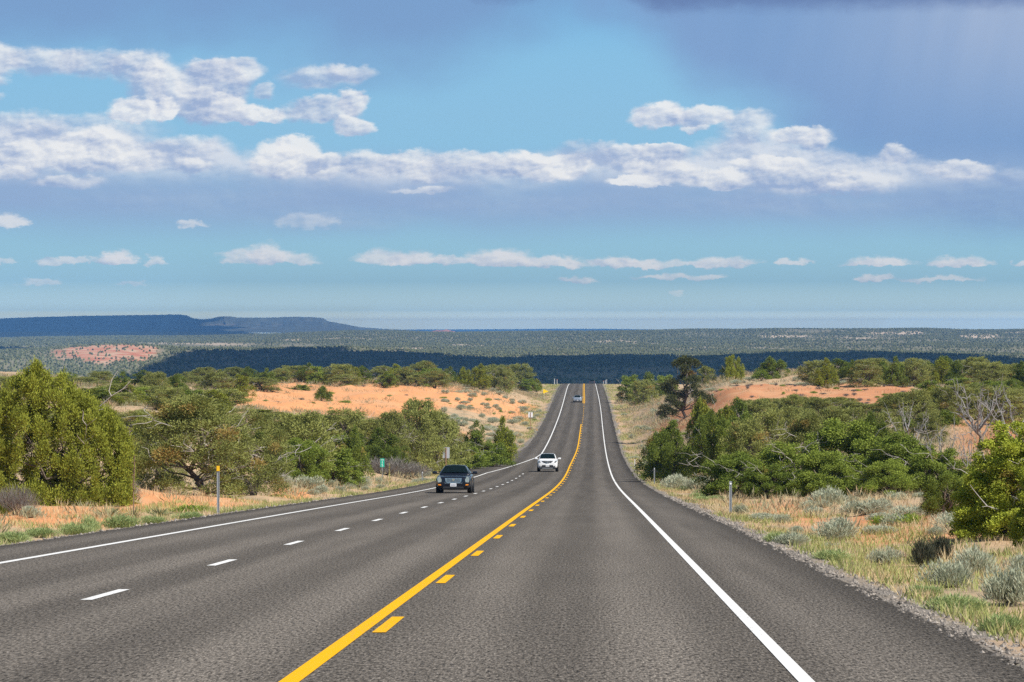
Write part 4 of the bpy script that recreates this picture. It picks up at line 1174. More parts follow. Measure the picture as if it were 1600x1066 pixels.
tree_row('PKPOP', 1130, 1490, 12, [(1130, 636), (1300, 634), (1490, 640)], (52, 84), (205, 255), 'in the band just behind the roadside thicket', 'trees behind the roadside thicket')
tree_row('PPOKJ', 1370, 1640, 14, [(1370, 614), (1450, 604), (1520, 600), (1640, 608)], (44, 74), (250, 320), 'behind the pale dead snags', 'trees behind the snags')
tree_row('OKO', 1440, 1640, 5, [(1440, 582), (1640, 590)], (44, 66), (380, 420), 'in the green band under the right skyline', 'trees under the right skyline')

# --- shrubs near the camera
RB = ('rabbitbrush', 'shrub'); SG = ('sagebrush', 'shrub')
for px, w, h, d, lb in ((22, 66, 24, 70, 'blue-green rabbitbrush by the asphalt at the lower left corner'), (62, 56, 22, 75, 'blue-green rabbitbrush second along the left verge'), (116, 46, 26, 76, 'round green rabbitbrush third along the left verge'),
                        (141, 34, 34, 77, 'tallest round green rabbitbrush with dark stems on the left verge'), (186, 58, 30, 82, 'wide pale rabbitbrush fifth along the left verge'), (240, 44, 18, 90, 'low yellowish rabbitbrush left of the yellow-topped post'), (292, 56, 16, 95, 'low flat rabbitbrush beside the foot of the yellow-topped post')):
    bush(RABB, *RB, px, w, h, d, lb)
bush(YUCCA, 'yucca', 'yucca', 172, 54, 30, 99, 'broad pale yucca at the foot of the huge juniper')
bush(YUCCA, 'yucca', 'yucca', 207, 30, 30, 100, 'narrow blue-green yucca in the middle of the three by the huge juniper')
bush(YUCCA, 'yucca', 'yucca', 249, 36, 24, 102, 'yellowish yucca on the bare sand right of the huge juniper')
bush(FORB, 'green_shrub', 'shrub', 297, 54, 15, 108, 'flat bright green clump on sand left of the yellow-topped post')
bush(FORB, 'green_shrub', 'shrub', 4, 30, 26, 104, 'bright green clump at the left edge below the huge juniper')
bush(GREYB, 'bare_shrub', 'shrub', 197, 40, 44, 118, 'bare grey shrub at the right foot of the huge juniper')
bush(GREYB, 'bare_shrub', 'shrub', 24, 60, 56, 104, 'grey twiggy shrub under the left side of the huge juniper')
bush(SAGE, *SG, 48, 36, 26, 98, 'small pale sagebrush under the huge juniper')
bush(SAGE, *SG, 482, 48, 28, 180, 'grey sagebrush on the sand cut left of the mile marker')
bush(SAGE, *SG, 560, 38, 26, 200, 'pale sagebrush at the left foot of the round juniper')
bush(SAGE, *SG, 440, 30, 34, 176, 'upright pale sagebrush under the dark scrub oak')
bush(GREYB, 'bare_shrub', 'shrub', 600, 90, 32, 247, 'tangle of bare grey branches under the round juniper')
bush(GREYB, 'bare_shrub', 'shrub', 640, 56, 30, 249, 'bare grey branches at the right foot of the round juniper')
for px, w, h, d, lb in ((1578, 84, 84, 41, 'large silvery sagebrush at the right edge, nearest to the camera'), (1478, 74, 60, 46, 'silvery sagebrush second from the right edge near the asphalt'), (1524, 70, 64, 51, 'grey-green sagebrush between the dark brush and the silvery one'),
                        (1590, 54, 52, 50, 'pale sagebrush cut by the right edge under the big near oak'), (1380, 48, 38, 57, 'small blue-green sagebrush left of the dark brush'), (1310, 70, 46, 75, 'grey sagebrush with dead base in the middle of the right sandy verge'),
                        (1299, 40, 14, 68, 'low blue-green sagebrush in front of the dead-based one'), (1236, 56, 30, 66, 'blue-green sagebrush beside the asphalt right of the metal post'), (1395, 46, 30, 84, 'pale sagebrush left of the low dark juniper bush'),
                        (1350, 70, 34, 96, 'wide grey sagebrush in front of the roadside thicket'), (1288, 60, 40, 118, 'tall grey sagebrush against the roadside thicket'), (1425, 60, 28, 92, 'pale sagebrush patch right of the wide grey one'),
                        (1052, 52, 34, 196, 'pale grey sagebrush at the foot of the twin dark junipers'), (1088, 46, 30, 190, 'pale sagebrush right of the one under the twin junipers'), (1115, 34, 22, 182, 'small grey sagebrush left of the roadside thicket')):
    bush(SAGE, *SG, px, w, h, d, lb)
bush(DARKB, 'dark_shrub', 'shrub', 1438, 40, 52, 56, 'nearly black shrub, left of the two by the near oak')
bush(DARKB, 'dark_shrub', 'shrub', 1474, 44, 50, 57, 'nearly black shrub, right of the two by the near oak')
bush(FORB, 'green_shrub', 'shrub', 1412, 62, 24, 84, 'long bright green clump left of the low dark juniper bush')
bush(FORB, 'green_shrub', 'shrub', 1378, 36, 20, 86, 'yellow-flowered green clump beside the pale sagebrush')
for px, w, h, d, lb in ((1500, 92, 40, 37, 'lush green rabbitbrush at the asphalt edge lower right'), (1448, 50, 26, 42, 'green rabbitbrush tapering along the asphalt edge lower right'), (1574, 76, 42, 32.5, 'yellow-green rabbitbrush at the bottom right corner'),
                        (1302, 58, 26, 56, 'green rabbitbrush on the verge below the dead-based sagebrush'), (1214, 36, 22, 67, 'small green rabbitbrush touching the right asphalt edge')):
    bush(RABB, *RB, px, w, h, d, lb)
bush(GREYB, 'bare_shrub', 'shrub', 1392, 46, 24, 60, 'dead brown shrub left of the nearly black pair')


def scatter(bank, name, cat, n, px, dd, wm, hm, label, group, cond=None):
    k = 0; tries = 0
    while k < n and tries < n * 40:
        tries += 1
        d = random.uniform(*dd); p = random.uniform(*px); x = W(p, 600, d)[0]
        di = max(float(pave_l(d)) - x, x - float(pave_r(d)))
        if di < 1.1 or any((x - a) ** 2 + (d - b) ** 2 < (w * .42) ** 2 for a, b, w in TREES): continue
        w = random.uniform(*wm); h = random.uniform(*hm)
        o = link(name, random.choice(bank)); o.location = (x, d, float(ground_z(x, d)) - .02); o.rotation_euler = (0, 0, random.uniform(0, 6.28)); o.scale = (w, w * random.uniform(.85, 1.2), h)
        tag(o, label, cat, group); k += 1


scatter(SAGE, *SG, 104, (690, 872), (345, 660), (1.0, 2.6), (.55, 1.2), 'grey-green sagebrush on the flat between the left dune and the road', 'sagebrush on the left flat')
scatter(SAGE, *SG, 24, (640, 800), (225, 335), (.7, 1.7), (.45, .85), 'pale sagebrush on the left verge near the square sign back', 'sagebrush near the sign back')
scatter(SAGE, *SG, 34, (962, 1060), (300, 640), (.8, 2.0), (.5, .9), 'grey sagebrush on the slope between the road and the tall pine', 'sagebrush below the tall pine')
scatter(SAGE, *SG, 36, (1085, 1460), (455, 515), (1.0, 2.4), (.5, 1.0), 'grey sagebrush along the brow of the right dune', 'sagebrush on the right brow')
scatter(SAGE, *SG, 22, (1150, 1500), (70, 135), (.5, 1.2), (.3, .6), 'small sagebrush on the sandy ground before the roadside thicket', 'sagebrush before the thicket')
scatter(SAGE, *SG, 14, (430, 660), (165, 225), (.5, 1.3), (.3, .7), 'small sagebrush on the left verge around the mile marker', 'sagebrush around the mile marker')
scatter(RABB, *RB, 22, (965, 1130), (130, 420), (.6, 1.3), (.3, .6), 'green rabbitbrush on the right verge among the metal posts', 'rabbitbrush on the right verge')
scatter(RABB, *RB, 20, (400, 860), (120, 560), (.6, 1.4), (.3, .6), 'yellowish rabbitbrush on the grassy left verge', 'rabbitbrush on the left verge')
scatter(FORB, 'green_shrub', 'shrub', 28, (350, 845), (455, 610), (.6, 1.8), (.25, .7), 'small green clump dotted over the orange sand of the left dune', 'green clumps on the left dune')
scatter(GREYB, 'bare_shrub', 'shrub', 16, (350, 845), (450, 610), (.5, 1.2), (.25, .5), 'small dead grey shrub dotted over the orange sand of the left dune', 'dead shrubs on the left dune')
scatter(GREYB, 'bare_shrub', 'shrub', 56, (1085, 1430), (370, 470), (.5, 1.2), (.25, .55), 'small dark dead shrub dotted over the red sand of the right dune', 'dead shrubs on the right dune')
scatter(FORB, 'green_shrub', 'shrub', 18, (1000, 1400), (370, 480), (.6, 1.5), (.25, .5), 'small green clump on the red sand of the right dune', 'green clumps on the right dune')


# flower stalks of old yuccas
def stalk(px, top, d, label, mat):
    p = W(px, top, d); gz = float(ground_z(p[0], d)); rng = np.random.default_rng(int(px)); h = p[2] - gz
    paths = [(wiggle((0, 0, -.05), (.03, 0, h), rng, 8, .006), np.linspace(.022, .012, 8))]
    for k in range(26):
        z = h * rng.uniform(.45, .98); a = rng.uniform(0, 6.28); paths.append((wiggle((.02, 0, z), (.02 + .06 * math.cos(a), .06 * math.sin(a), z + .02), rng, 3, .05), np.array([.012, .02, .01])))
    v, q = tubes(paths, 5); o = link('flower_stalk', mesh_np('flower_stalk', v, q, None, True), mat, None, (p[0], d, gz))
    tag(o, label, 'flower stalk')


stalk(208, 712, 100, 'tall dry brown flower stalk rising from the narrow yucca', simple('dry_stalk', (0.20, 0.13, 0.09), .9))
stalk(608, 724, 206, 'yellow-green flower stalk standing right of the mile marker', simple('fresh_stalk', (0.42, 0.38, 0.12), .9))


# --- grass: uncountable
def grass(name, n, drange, offs, hgt, wid, cdark, clight, seed, dry, left=.5, pw=1.6, nb=6, thr=.46):
    rng = np.random.default_rng(seed)
    d = drange[0] * (drange[1] / drange[0]) ** (rng.random(n) ** .8)
    side = rng.random(n) < left; off = offs[0] + (offs[1] - offs[0]) * rng.random(n) ** pw
    x = np.where(side, pave_l(d) - off, pave_r(d) + off)
    nz = fbm(x * .35, d * .12, seed + 1, 3); keep = nz > thr + .16 * rng.random(n)
    x, d, off = x[keep], d[keep], off[keep]; n = len(x); z = ground_z(x, d)
    grow = (1 + d / 160.0)
    N = n * nb; P = np.repeat(np.stack([x, d, z], 1), nb, 0); g = np.repeat(grow, nb)
    P[:, :2] += rng.normal(size=(N, 2)) * .07 * g[:, None]; P[:, 2] -= .02
    D = unit(np.stack([rng.normal(size=N) * .42, rng.normal(size=N) * .42, np.ones(N)], 1))
    L = rng.uniform(.5, 1.2, N) * hgt * (.75 + .25 * g); Wd = wid * g * rng.uniform(.7, 1.3, N)
    V, F = blades(P, D, L, Wd, rng)
    m = foliage_mat(name + '_blades', cdark, clight, dry, .3)
    o = link(name, mesh_np(name, V, F, {'tint': ('FACE', np.repeat(fbm(x * .5, d * .2, seed + 2, 2), nb) * .7 + rng.random(N) * .3), 'dry': ('FACE', (rng.random(N) < .2) * .8)}), m)
    o['kind'] = 'stuff'


grass('dry_grass', 26000, (24, 620), (.6, 8.5), .16, .011, (0.46, 0.33, 0.17), (0.74, 0.60, 0.36), 401, (0.42, 0.28, 0.15), .40, thr=.51)
grass('green_grass', 22000, (24, 900), (.5, 4.5), .19, .014, (0.20, 0.24, 0.07), (0.46, 0.47, 0.18), 411, (0.60, 0.50, 0.28), .5, 1.3)
grass('tall_dry_grass', 4200, (26, 150), (.9, 12.0), .34, .010, (0.54, 0.41, 0.22), (0.80, 0.68, 0.44), 421, (0.48, 0.32, 0.17), .36, 1.2, 9, .55)


def ground_scrub():
    """low uncountable scrub on the open ground away from the bare sand"""
    rng = np.random.default_rng(431); n = 42000
    d = np.sqrt(rng.uniform(70.0 ** 2, 720.0 ** 2, n)); b = rng.uniform(-120, 1740, n); x = (b - 926) / FPX * d
    di = np.maximum(pave_l(d) - x, x - pave_r(d))
    ok = (di > 2.0)
    for b0, b1, d0, d1 in ((345, 842, 425, 620), (1100, 1425, 362, 462), (205, 440, 106, 140), (1375, 1530, 78, 96)):
        ok &= ~((b > b0) & (b < b1) & (d > d0) & (d < d1) & (rng.random(n) < .80))
    ok &= fbm(x * .12, d * .05, 432, 3) > .30 + .3 * rng.random(n)
    x, d = x[ok], d[ok]; n = len(x); z = ground_z(x, d); nb = 20; N = n * nb
    s = rng.uniform(.10, .42, n) * (1 + d / 500)
    P = np.repeat(np.stack([x, d, z], 1), nb, 0); S = np.repeat(s, nb)
    dr = unit(rng.normal(size=(N, 3))); dr[:, 2] = np.abs(dr[:, 2]); P += dr * S[:, None] * np.array([.9, .9, .55]); P[:, 2] -= .03
    D = unit(dr + np.array([0, 0, .7]) + rng.normal(size=(N, 3)) * .4)
    V, F = blades(P, D, S * rng.uniform(.5, 1.0, N), S * rng.uniform(.05, .11, N), rng)
    m = foliage_mat('ground_scrub_leaves', (0.17, 0.165, 0.085), (0.40, 0.38, 0.24), (0.46, 0.33, 0.19), .2)
    o = link('ground_scrub', mesh_np('ground_scrub', V, F, {'tint': ('FACE', np.clip(np.repeat(rng.random(n), nb) * .7 + rng.random(N) * .3, 0, 1)), 'dry': ('FACE', np.repeat((rng.random(n) < .35) * .9, nb))}), m); o['kind'] = 'stuff'


ground_scrub()


def stones():
    rng = np.random.default_rng(441); n = 8000
    d = 24 * (150 / 24) ** (rng.random(n)); side = rng.random(n) < .5; off = rng.normal(.35, .5, n); off = np.where(off < -.12, -off, off)
    x = np.where(side, pave_l(d) - off, pave_r(d) + off); z = np.maximum(ground_z(x, d), np.where(off < .1, road_z(d), -1e9)); r = rng.uniform(.007, .024, n) * rng.choice([.6, 1.0, 1.3], n) * (1 + d / 120)
    o8 = np.array([(1, 0, 0), (0, 1, 0), (-1, 0, 0), (0, -1, 0), (0, 0, .8), (0, 0, -.5)], float)
    V = np.stack([x, d, z], 1)[:, None] + o8[None] * r[:, None, None] * rng.uniform(.6, 1.4, (n, 6, 1)); f = np.array([(0, 1, 4), (1, 2, 4), (2, 3, 4), (3, 0, 4), (1, 0, 5), (2, 1, 5), (3, 2, 5), (0, 3, 5)])
    F = (np.arange(n)[:, None, None] * 6 + f[None]).reshape(-1, 3)
    m, nt, b = material('gravel_stone'); nt._in(b.inputs['Base Color'], nt.mix(nt.attr('tint'), (0.09, 0.08, 0.07), (0.34, 0.30, 0.26))); b.inputs['Roughness'].default_value = .95
    o = link('gravel', mesh_np('gravel', V.reshape(-1, 3), F, {'tint': ('FACE', np.repeat(rng.random(n), 8))}), m); o['kind'] = 'stuff'


stones()

# ------------------------------------------------------------------ vehicles
M_TYRE = simple('tyre_rubber', (0.018, 0.018, 0.018), 0.85)
M_RIM = simple('wheel_alloy', (0.45, 0.46, 0.47), 0.3, 0.9)
M_GLASS, _nt, _b = material('car_glass')
_b.inputs['Base Color'].default_value = (0.006, 0.012, 0.014, 1); _b.inputs['Roughness'].default_value = 0.04; _b.inputs['Specular IOR Level'].default_value = 0.05; _b.inputs['IOR'].default_value = 1.25
M_CHROME = simple('chrome', (0.75, 0.76, 0.78), 0.12, 1.0, var=0.03)
M_TRIM = simple('black_trim', (0.022, 0.022, 0.024), 0.5)
M_LAMP = simple('headlight_lens', (0.36, 0.42, 0.41), 0.1, 0.2, var=0.5, scale=14, coat=1.0)
M_AMBER = simple('amber_lens', (0.85, 0.28, 0.02), 0.15, var=0.15, coat=1.0)
M_RED = simple('red_lens', (0.16, 0.012, 0.010), 0.25)
M_PLATE = simple('plate_white', (0.78, 0.79, 0.80), 0.4, var=0.03)
M_INK = simple('plate_ink', (0.05, 0.07, 0.16), 0.6)


def prism(outline, y0, y1, bm=None):
    """outline of (x, z) points, extruded from y0 to y1"""
    bm = bm or bmesh.new(); a = [bm.verts.new((x, y0, z)) for x, z in outline]; b = [bm.verts.new((x, y1, z)) for x, z in outline]
    bm.faces.new(a); bm.faces.new(b[::-1]); n = len(a)
    for i in range(n): bm.faces.new((a[i], b[i], b[(i + 1) % n], a[(i + 1) % n]))
    return bm


def loft(stations, section):
    bm = bmesh.new(); rings = []
    for st in stations:
        half = section(*st[1:]); ring = [(x, st[0], z) for x, z in half] + [(-x, st[0], z) for x, z in half[::-1][1:-1]]
        rings.append([bm.verts.new(p) for p in ring])
    n = len(rings[0])
    for a, b in zip(rings[:-1], rings[1:]):
        for i in range(n): bm.faces.new((a[i], a[(i + 1) % n], b[(i + 1) % n], b[i]))
    bm.faces.new(rings[0][::-1]); bm.faces.new(rings[-1])
    return bm


def patch_mesh(p00, p10, p11, p01, bulge, n=6):
    """slightly domed panel between four corners, with thickness"""
    bm = bmesh.new(); p00, p10, p11, p01 = map(Vector, (p00, p10, p11, p01)); nr = (p10 - p00).cross(p01 - p00).normalized(); g = []
    for j in range(n + 1):
        r = []
        for i in range(n + 1):
            u = i / n; v = j / n; p = p00 * (1 - u) * (1 - v) + p10 * u * (1 - v) + p11 * u * v + p01 * (1 - u) * v
            r.append(bm.verts.new(p + nr * bulge * (1 - (2 * u - 1) ** 2 * .8 - (2 * v - 1) ** 2 * .2)))
        g.append(r)
    for j in range(n):
        for i in range(n): bm.faces.new((g[j][i], g[j][i + 1], g[j + 1][i + 1], g[j + 1][i]))
    return bm


def body_section(w, zl, zt, sh):
    return [(0, zl), (w * .82, zl), (w * .955, zl + .06), (w, zl + (sh - zl) * .5), (w * .985, sh - .03), (w * .93, sh + (zt - sh) * .35), (w * .70, zt - .008), (0, zt + .012)]


def cabin_section(wb, wt, zb, zt):
    k = zt - zb
    return [(0, zb), (wb, zb), (wb * .6 + wt * .4, zb + k * .45), (wt, zt - .12 * k), (wt * .86, zt - .02 * k), (0, zt)]


def make_car(name, label, paint, S, y, x, facing=0.0, detail=True):
    """S: dict of sizes.  Local axes: front toward -y, ground at z = 0"""
    L, Wd, H = S['L'], S['W'], S['H']; hw = Wd / 2; b = S['belt']; f = -L / 2; hood = S['hood']
    slope = float(road_z(y + 1) - road_z(y - 1)) / 2
    root = empty(name, (x, y, float(road_z(y)) + .004), 0); root.rotation_euler = (math.atan(slope) * (1 if facing == 0 else -1), 0, facing)
    tag(root, label, S['cat'])
    gl = S['clear']
    st = [(f, hw * .80, gl + .13, hood * .83, hood * .72), (f + .05, hw * .90, gl + .05, hood * .90, hood * .78), (f + .18, hw * .965, gl + .01, hood * .955, hood * .84), (f + .55, hw * .99, gl, hood, hood * .90),
          (f + S['cowl'], hw, gl, b * .985, b * .93), (0.1, hw, gl, b, b * .95), (L / 2 - 1.0, hw, gl, S['deck'], b * .96), (L / 2 - .35, hw * .975, gl + .02, S['deck'], b * .95), (L / 2 - .1, hw * .93, gl + .06, S['deck'] * .97, b * .92), (L / 2, hw * .84, gl + .16, S['deck'] * .9, b * .82)]
    bm_obj('body', loft(st, body_section), paint, root, subsurf=1)
    c0, c1, c2, c3 = f + S['cowl'] - .08, f + S['ws'], S['roof_end'], S['tail']
    wb, wt = hw * .90, hw * S['tumble']
    cs = [(c0, wb, wb * .97, b - .06, b - .01), (c0 + .10, wb, wb * .93, b - .06, b + .03), ((c0 + c1) / 2, wb, (wt + wb * .93) / 2, b - .06, (b + H) / 2), (c1, wb, wt, b - .06, H - .035), (c1 + .35, wb, wt, b - .06, H - .006), ((c1 + c2) / 2 + .2, wb, wt, b - .06, H), (c2, wb, wt * .98, b - .06, H - .04), ((c2 + c3) / 2, wb * .98, (wt + wb * .9) / 2, b - .06, (b + H) / 2 + .02), (c3, wb * .95, wb * .85, b - .06, b)]
    bm_obj('roof', loft(cs, cabin_section), paint, root, subsurf=1)
    def onws(t, side, k):   # point on windscreen plane
        return (side * ((wb * .90) * (1 - t) + wt * .88 * t) * k, c0 + .10 + (c1 - c0 - .10) * t, b + .03 + (H - .035 - b - .03) * t)
    def lift(p, d): return (p[0], p[1] - d, p[2] + d * .9)
    bm_obj('windshield', patch_mesh(*[lift(p, .014) for p in (onws(.05, -1, .97), onws(.05, 1, .97), onws(.93, 1, .97), onws(.93, -1, .97))], .05), M_GLASS, root)
    bm_obj('rear_window', patch_mesh((wb * .78, c3 - .06, b + .1), (-wb * .78, c3 - .06, b + .1), (-wt * .84, c2 + .08, H - .055), (wt * .84, c2 + .08, H - .055), .06), M_GLASS, root)
    for s in (-1, 1):
        xb, xt = s * (wb * .86 + wt * .14 + .025), s * (wt + .018)
        zlo, zhi = b + .04, H - .15
        m1 = (c1 + c2) / 2 - .12
        for ya, yb, yc, yd in ((c0 + .35, m1, m1, c1 + .16), (m1 + .09, c3 - .42, c2 - .02, m1 + .09)):
            q = ((xb, ya, zlo), (xb, yb, zlo), (xt, yc, zhi), (xt, yd, zhi))
            bm_obj('side_window', patch_mesh(*(q if s > 0 else q[::-1]), .012), M_GLASS, root)
        # mirrors
        bm = bmesh.new(); bm_box(bm, (s * (hw + .13), c0 + .42, b + .075), (.24, .11, .145)); bm_box(bm, (s * (hw - .02), c0 + .42, b + .02), (.16, .06, .05))
        bm_obj('mirror', bm, S.get('mirror', paint), root, bevel=.03)
        # wheels
        for wy in (f + S['axle'], L / 2 - S['raxle']):
            r = S['wheel']; wx = s * (hw - .115)
            bm = bmesh.new()
            prof = [(-.105, r * .66), (-.11, r * .9), (-.08, r * .985), (0, r), (.08, r * .985), (.11, r * .9), (.105, r * .66)]; rings = []
            for k in range(28):
                a = k * 2 * PI / 28; rings.append([bm.verts.new((wx + o, wy + rr * math.cos(a), r + rr * math.sin(a))) for o, rr in prof])
            for k in range(28):
                A, B = rings[k], rings[(k + 1) % 28]
                for j in range(6): bm.faces.new((A[j], A[j + 1], B[j + 1], B[j]))
            wheel = bm_obj('wheel', bm, M_TYRE, root)
            bm = bmesh.new(); bm_cyl(bm, (wx + s * .06, wy, r), (wx + s * .095, wy, r), r * .2, r * .15, 12)
            bm_cyl(bm, (wx - s * .02, wy, r), (wx + s * .03, wy, r), r * .67, r * .67, 24)
            for k in range(6):
                a = k * PI / 3; bm_box(bm, (wx + s * .06, wy + r * .4 * math.cos(a), r + r * .4 * math.sin(a)), (.03, r * .5, r * .13), Matrix.Rotation(a, 3, 'X'))
            bm_obj('rim', bm, M_RIM, wheel, smooth=False)
            bm = bmesh.new(); bmesh.ops.create_cone(bm, cap_ends=True, segments=28, radius1=r * 1.17, radius2=r * 1.17, depth=.06, matrix=Matrix.Translation((s * (hw - .022), wy, r + .02)) @ Matrix.Rotation(PI / 2, 4, 'Y'))
            bm_obj('wheel_arch', bm, M_TRIM, root, smooth=False)
    # underside
    bm = bmesh.new(); bm_box(bm, (0, 0, gl + .02), (Wd * .8, L * .9, .1)); bm_obj('underbody', bm, M_TRIM, root)
    fy = f - .012
    pr = lambda nm, outl, mat, par=root, d0=0.0, d1=.16: bm_obj(nm, prism(outl, fy - d0, fy + d1), mat, par, smooth=False)
    mirror = lambda o: [(-x_, z_) for x_, z_ in o[::-1]]
    if S['style'] == 'sedan':
        lamp = [(hw * .68, .56), (hw * .865, .54), (hw * .90, .72), (hw * .83, .83), (hw * .74, .83), (hw * .66, .68)]
        for o in (lamp, mirror(lamp)): pr('headlight', o, M_LAMP, root, -.02, .25)
        sig = [(hw * .68, .39), (hw * .85, .40), (hw * .85, .46), (hw * .70, .455)]
        for o in (sig, mirror(sig)): pr('turn_signal', o, M_AMBER, root, -.005, .2)
        g = pr('grille', [(-.42, .76), (-.40, .60), (-.33, .53), (.33, .53), (.40, .60), (.42, .76)], M_CHROME)
        bm = bmesh.new()
        for k in range(5): bm_box(bm, (0, fy - .006, .575 + k * .036), (.70, .02, .016))
        bm_obj('grille_slots', bm, M_TRIM, g, smooth=False)
        pr('emblem', [(0, .60), (.06, .66), (.06, .72), (-.06, .72), (-.06, .66)], simple('emblem_gold', (.7, .6, .4), .3, .8), g, .03, 0.0)
        pr('bumper_strip', [(-hw * .5, .50), (hw * .5, .50), (hw * .5, .525), (-hw * .5, .525)], M_CHROME, root, .004, .1)
        pr('air_intake', [(-.55, .24), (.55, .24), (.5, .34), (-.5, .34)], M_TRIM)
        pz = .42
    else:
        lamp = [(hw * .60, .86), (hw * .72, .80), (hw * .88, .86), (hw * .90, .97), (hw * .78, .96)] if S['style'] == 'suv' else [(hw * .62, .60), (hw * .86, .62), (hw * .86, .76), (hw * .70, .72)]
        for o in (lamp, mirror(lamp)): pr('headlight', o, M_LAMP if S['style'] != 'suv' else simple('smoked_headlight', (.16, .18, .2), .12, .3, coat=1.0), root, -.03, .3)
        if S['style'] == 'suv':
            g = pr('grille', [(-.50, .95), (-.30, .80), (.30, .80), (.50, .95), (.3, .955), (-.3, .955)], M_TRIM)
            bm = bmesh.new()
            for s in (-1, 1): bm_box(bm, (s * .17, fy - .01, .875), (.045, .03, .24), Matrix.Rotation(s * .62, 3, 'Y'))
            bm_cyl(bm, (0, fy - .03, .86), (0, fy + .01, .86), .085, .085, 20)
            bm_obj('emblem', bm, M_CHROME, g, smooth=False)
            pr('air_intake', [(-.60, .42), (.60, .42), (.46, .60), (-.46, .60)], M_TRIM)
            pr('lower_bumper', [(-hw * .80, .26), (hw * .80, .26), (hw * .86, .40), (-hw * .86, .40)], M_TRIM)
            pr('skid_plate', [(-.45, .30), (.45, .30), (.5, .345), (-.5, .345)], simple('silver_trim', (.5, .5, .5), .4, .5), root, .012, .05)
            fog = [(hw * .66, .46), (hw * .74, .44), (hw * .76, .54), (hw * .68, .54)]
            for o in (fog, mirror(fog)): pr('fog_light', o, M_TRIM, root, 0, .2)
            pz = .53
        else:
            pr('grille', [(-.40, .64), (.40, .64), (.46, .72), (-.46, .72)], M_TRIM); pr('air_intake', [(-.6, .30), (.6, .30), (.5, .44), (-.5, .44)], M_TRIM); pz = .48
    if facing == 0:
        pl = pr('license_plate', [(-.155, pz - .078), (.155, pz - .078), (.155, pz + .078), (-.155, pz + .078)], M_PLATE, root, .022, .02)
        bm = bmesh.new()
        for k in range(5): bm_box(bm, (-.10 + k * .05, fy - .024, pz - .005), (.026, .006, .07 - .012 * (k % 2)))
        bm_obj('plate_marks', bm, M_INK, pl, smooth=False)
    else:
        for s in (-1, 1):
            bm = bmesh.new(); bm_box(bm, (s * hw * .78, L / 2 - .04, b * .86), (.2, .18, .3)); bm_obj('tail_light', bm, M_RED, root, bevel=.02)
    return root


P_BLACK = simple('black_car_paint', (0.007, 0.009, 0.016), 0.3, var=0.05, spec=0.3, coat=0.6)
P_WHITE = simple('white_car_paint', (0.80, 0.81, 0.82), 0.3, var=0.02, coat=0.8)
P_SILV = simple('silver_car_paint', (0.42, 0.48, 0.56), 0.3, 0.5, var=0.03, coat=0.8)
P_DARK = simple('dark_car_paint', (0.035, 0.038, 0.045), 0.3, var=0.05, coat=0.8)
make_car('sedan_car', 'black sedan with chrome grille and amber signals, nearest car in the outer left lane', P_BLACK,
         dict(L=4.83, W=1.80, H=1.44, belt=.96, hood=.90, deck=1.02, clear=.20, cowl=1.45, ws=2.22, roof_end=.72, tail=1.66, tumble=.63, axle=.93, raxle=1.02, wheel=.335, style='sedan', cat='car'), 164.0, W(711.5, 760, 164)[0])
make_car('suv_car', 'white crossover car in the middle lane behind the black sedan', P_WHITE,
         dict(L=4.38, W=1.82, H=1.60, belt=1.08, hood=1.05, deck=1.10, clear=.27, cowl=1.15, ws=1.85, roof_end=1.35, tail=2.02, tumble=.70, axle=.88, raxle=.85, wheel=.35, style='suv', cat='car'), 283.0, W(856, 745, 283)[0])
make_car('sedan_car', 'small silver-blue sedan far up the road beside the yellow centre line', P_SILV,
         dict(L=4.6, W=1.78, H=1.46, belt=.98, hood=.90, deck=1.02, clear=.19, cowl=1.2, ws=2.0, roof_end=.7, tail=1.6, tumble=.68, axle=.95, raxle=1.0, wheel=.32, style='plain', cat='car'), 663.0, W(902.5, 629, 663)[0])
make_car('suv_car', 'dark vehicle sinking behind the crest in the right lane, farthest of the four', P_DARK,
         dict(L=4.8, W=1.90, H=1.74, belt=1.12, hood=1.08, deck=1.15, clear=.25, cowl=1.3, ws=2.0, roof_end=1.8, tail=2.25, tumble=.78, axle=.9, raxle=.95, wheel=.37, style='plain', cat='car'), 1046.0, W(925, 600, 1046)[0], PI)

# ------------------------------------------------------------------ roadside furniture
M_GALV = simple('galvanised_steel', (0.46, 0.49, 0.51), 0.45, 0.6, var=0.15)
M_POSTW = simple('white_post', (0.70, 0.72, 0.74), 0.5, var=0.08)
M_WOODP = simple('rusty_brown_post', (0.30, 0.16, 0.10), 0.85, var=0.25)
M_YREF = simple('yellow_reflector', (0.85, 0.50, 0.01), 0.35, var=0.06)
M_YSIGN = simple('yellow_sign_face', (0.90, 0.62, 0.01), 0.4, var=0.04)
M_OREF = simple('orange_reflector', (0.85, 0.24, 0.06), 0.4, var=0.06)
M_GREEN = simple('green_sign_face', (0.01, 0.42, 0.30), 0.4, var=0.05)
M_SIGNW = simple('white_lettering', (0.85, 0.87, 0.87), 0.5, var=0.03)
M_BACK = simple('aluminium_sign_back', (0.55, 0.58, 0.62), 0.4, 0.4, var=0.10)


def upost(bm, h, w=.075, t=.02, x=0, y=0):
    """a steel U-channel post"""
    bm_box(bm, (x, y, h / 2 - .15), (w * .45, t * .4, h + .3))
    for s in (-1, 1):
        bm_box(bm, (x + s * w * .27, y - t * .7, h / 2 - .15), (t * .35, t * 1.6, h + .3), Matrix.Rotation(s * .5, 3, 'Z')); bm_box(bm, (x + s * w * .41, y - t * 1.35, h / 2 - .15), (w * .2, t * .35, h + .3))


def place(px, top, d, name, label, cat, group=None):
    p = W(px, top, d); gz = float(ground_z(p[0], d)); o = empty(name, (p[0], d, gz)); tag(o, label, cat, group)
    return o, p[2] - gz


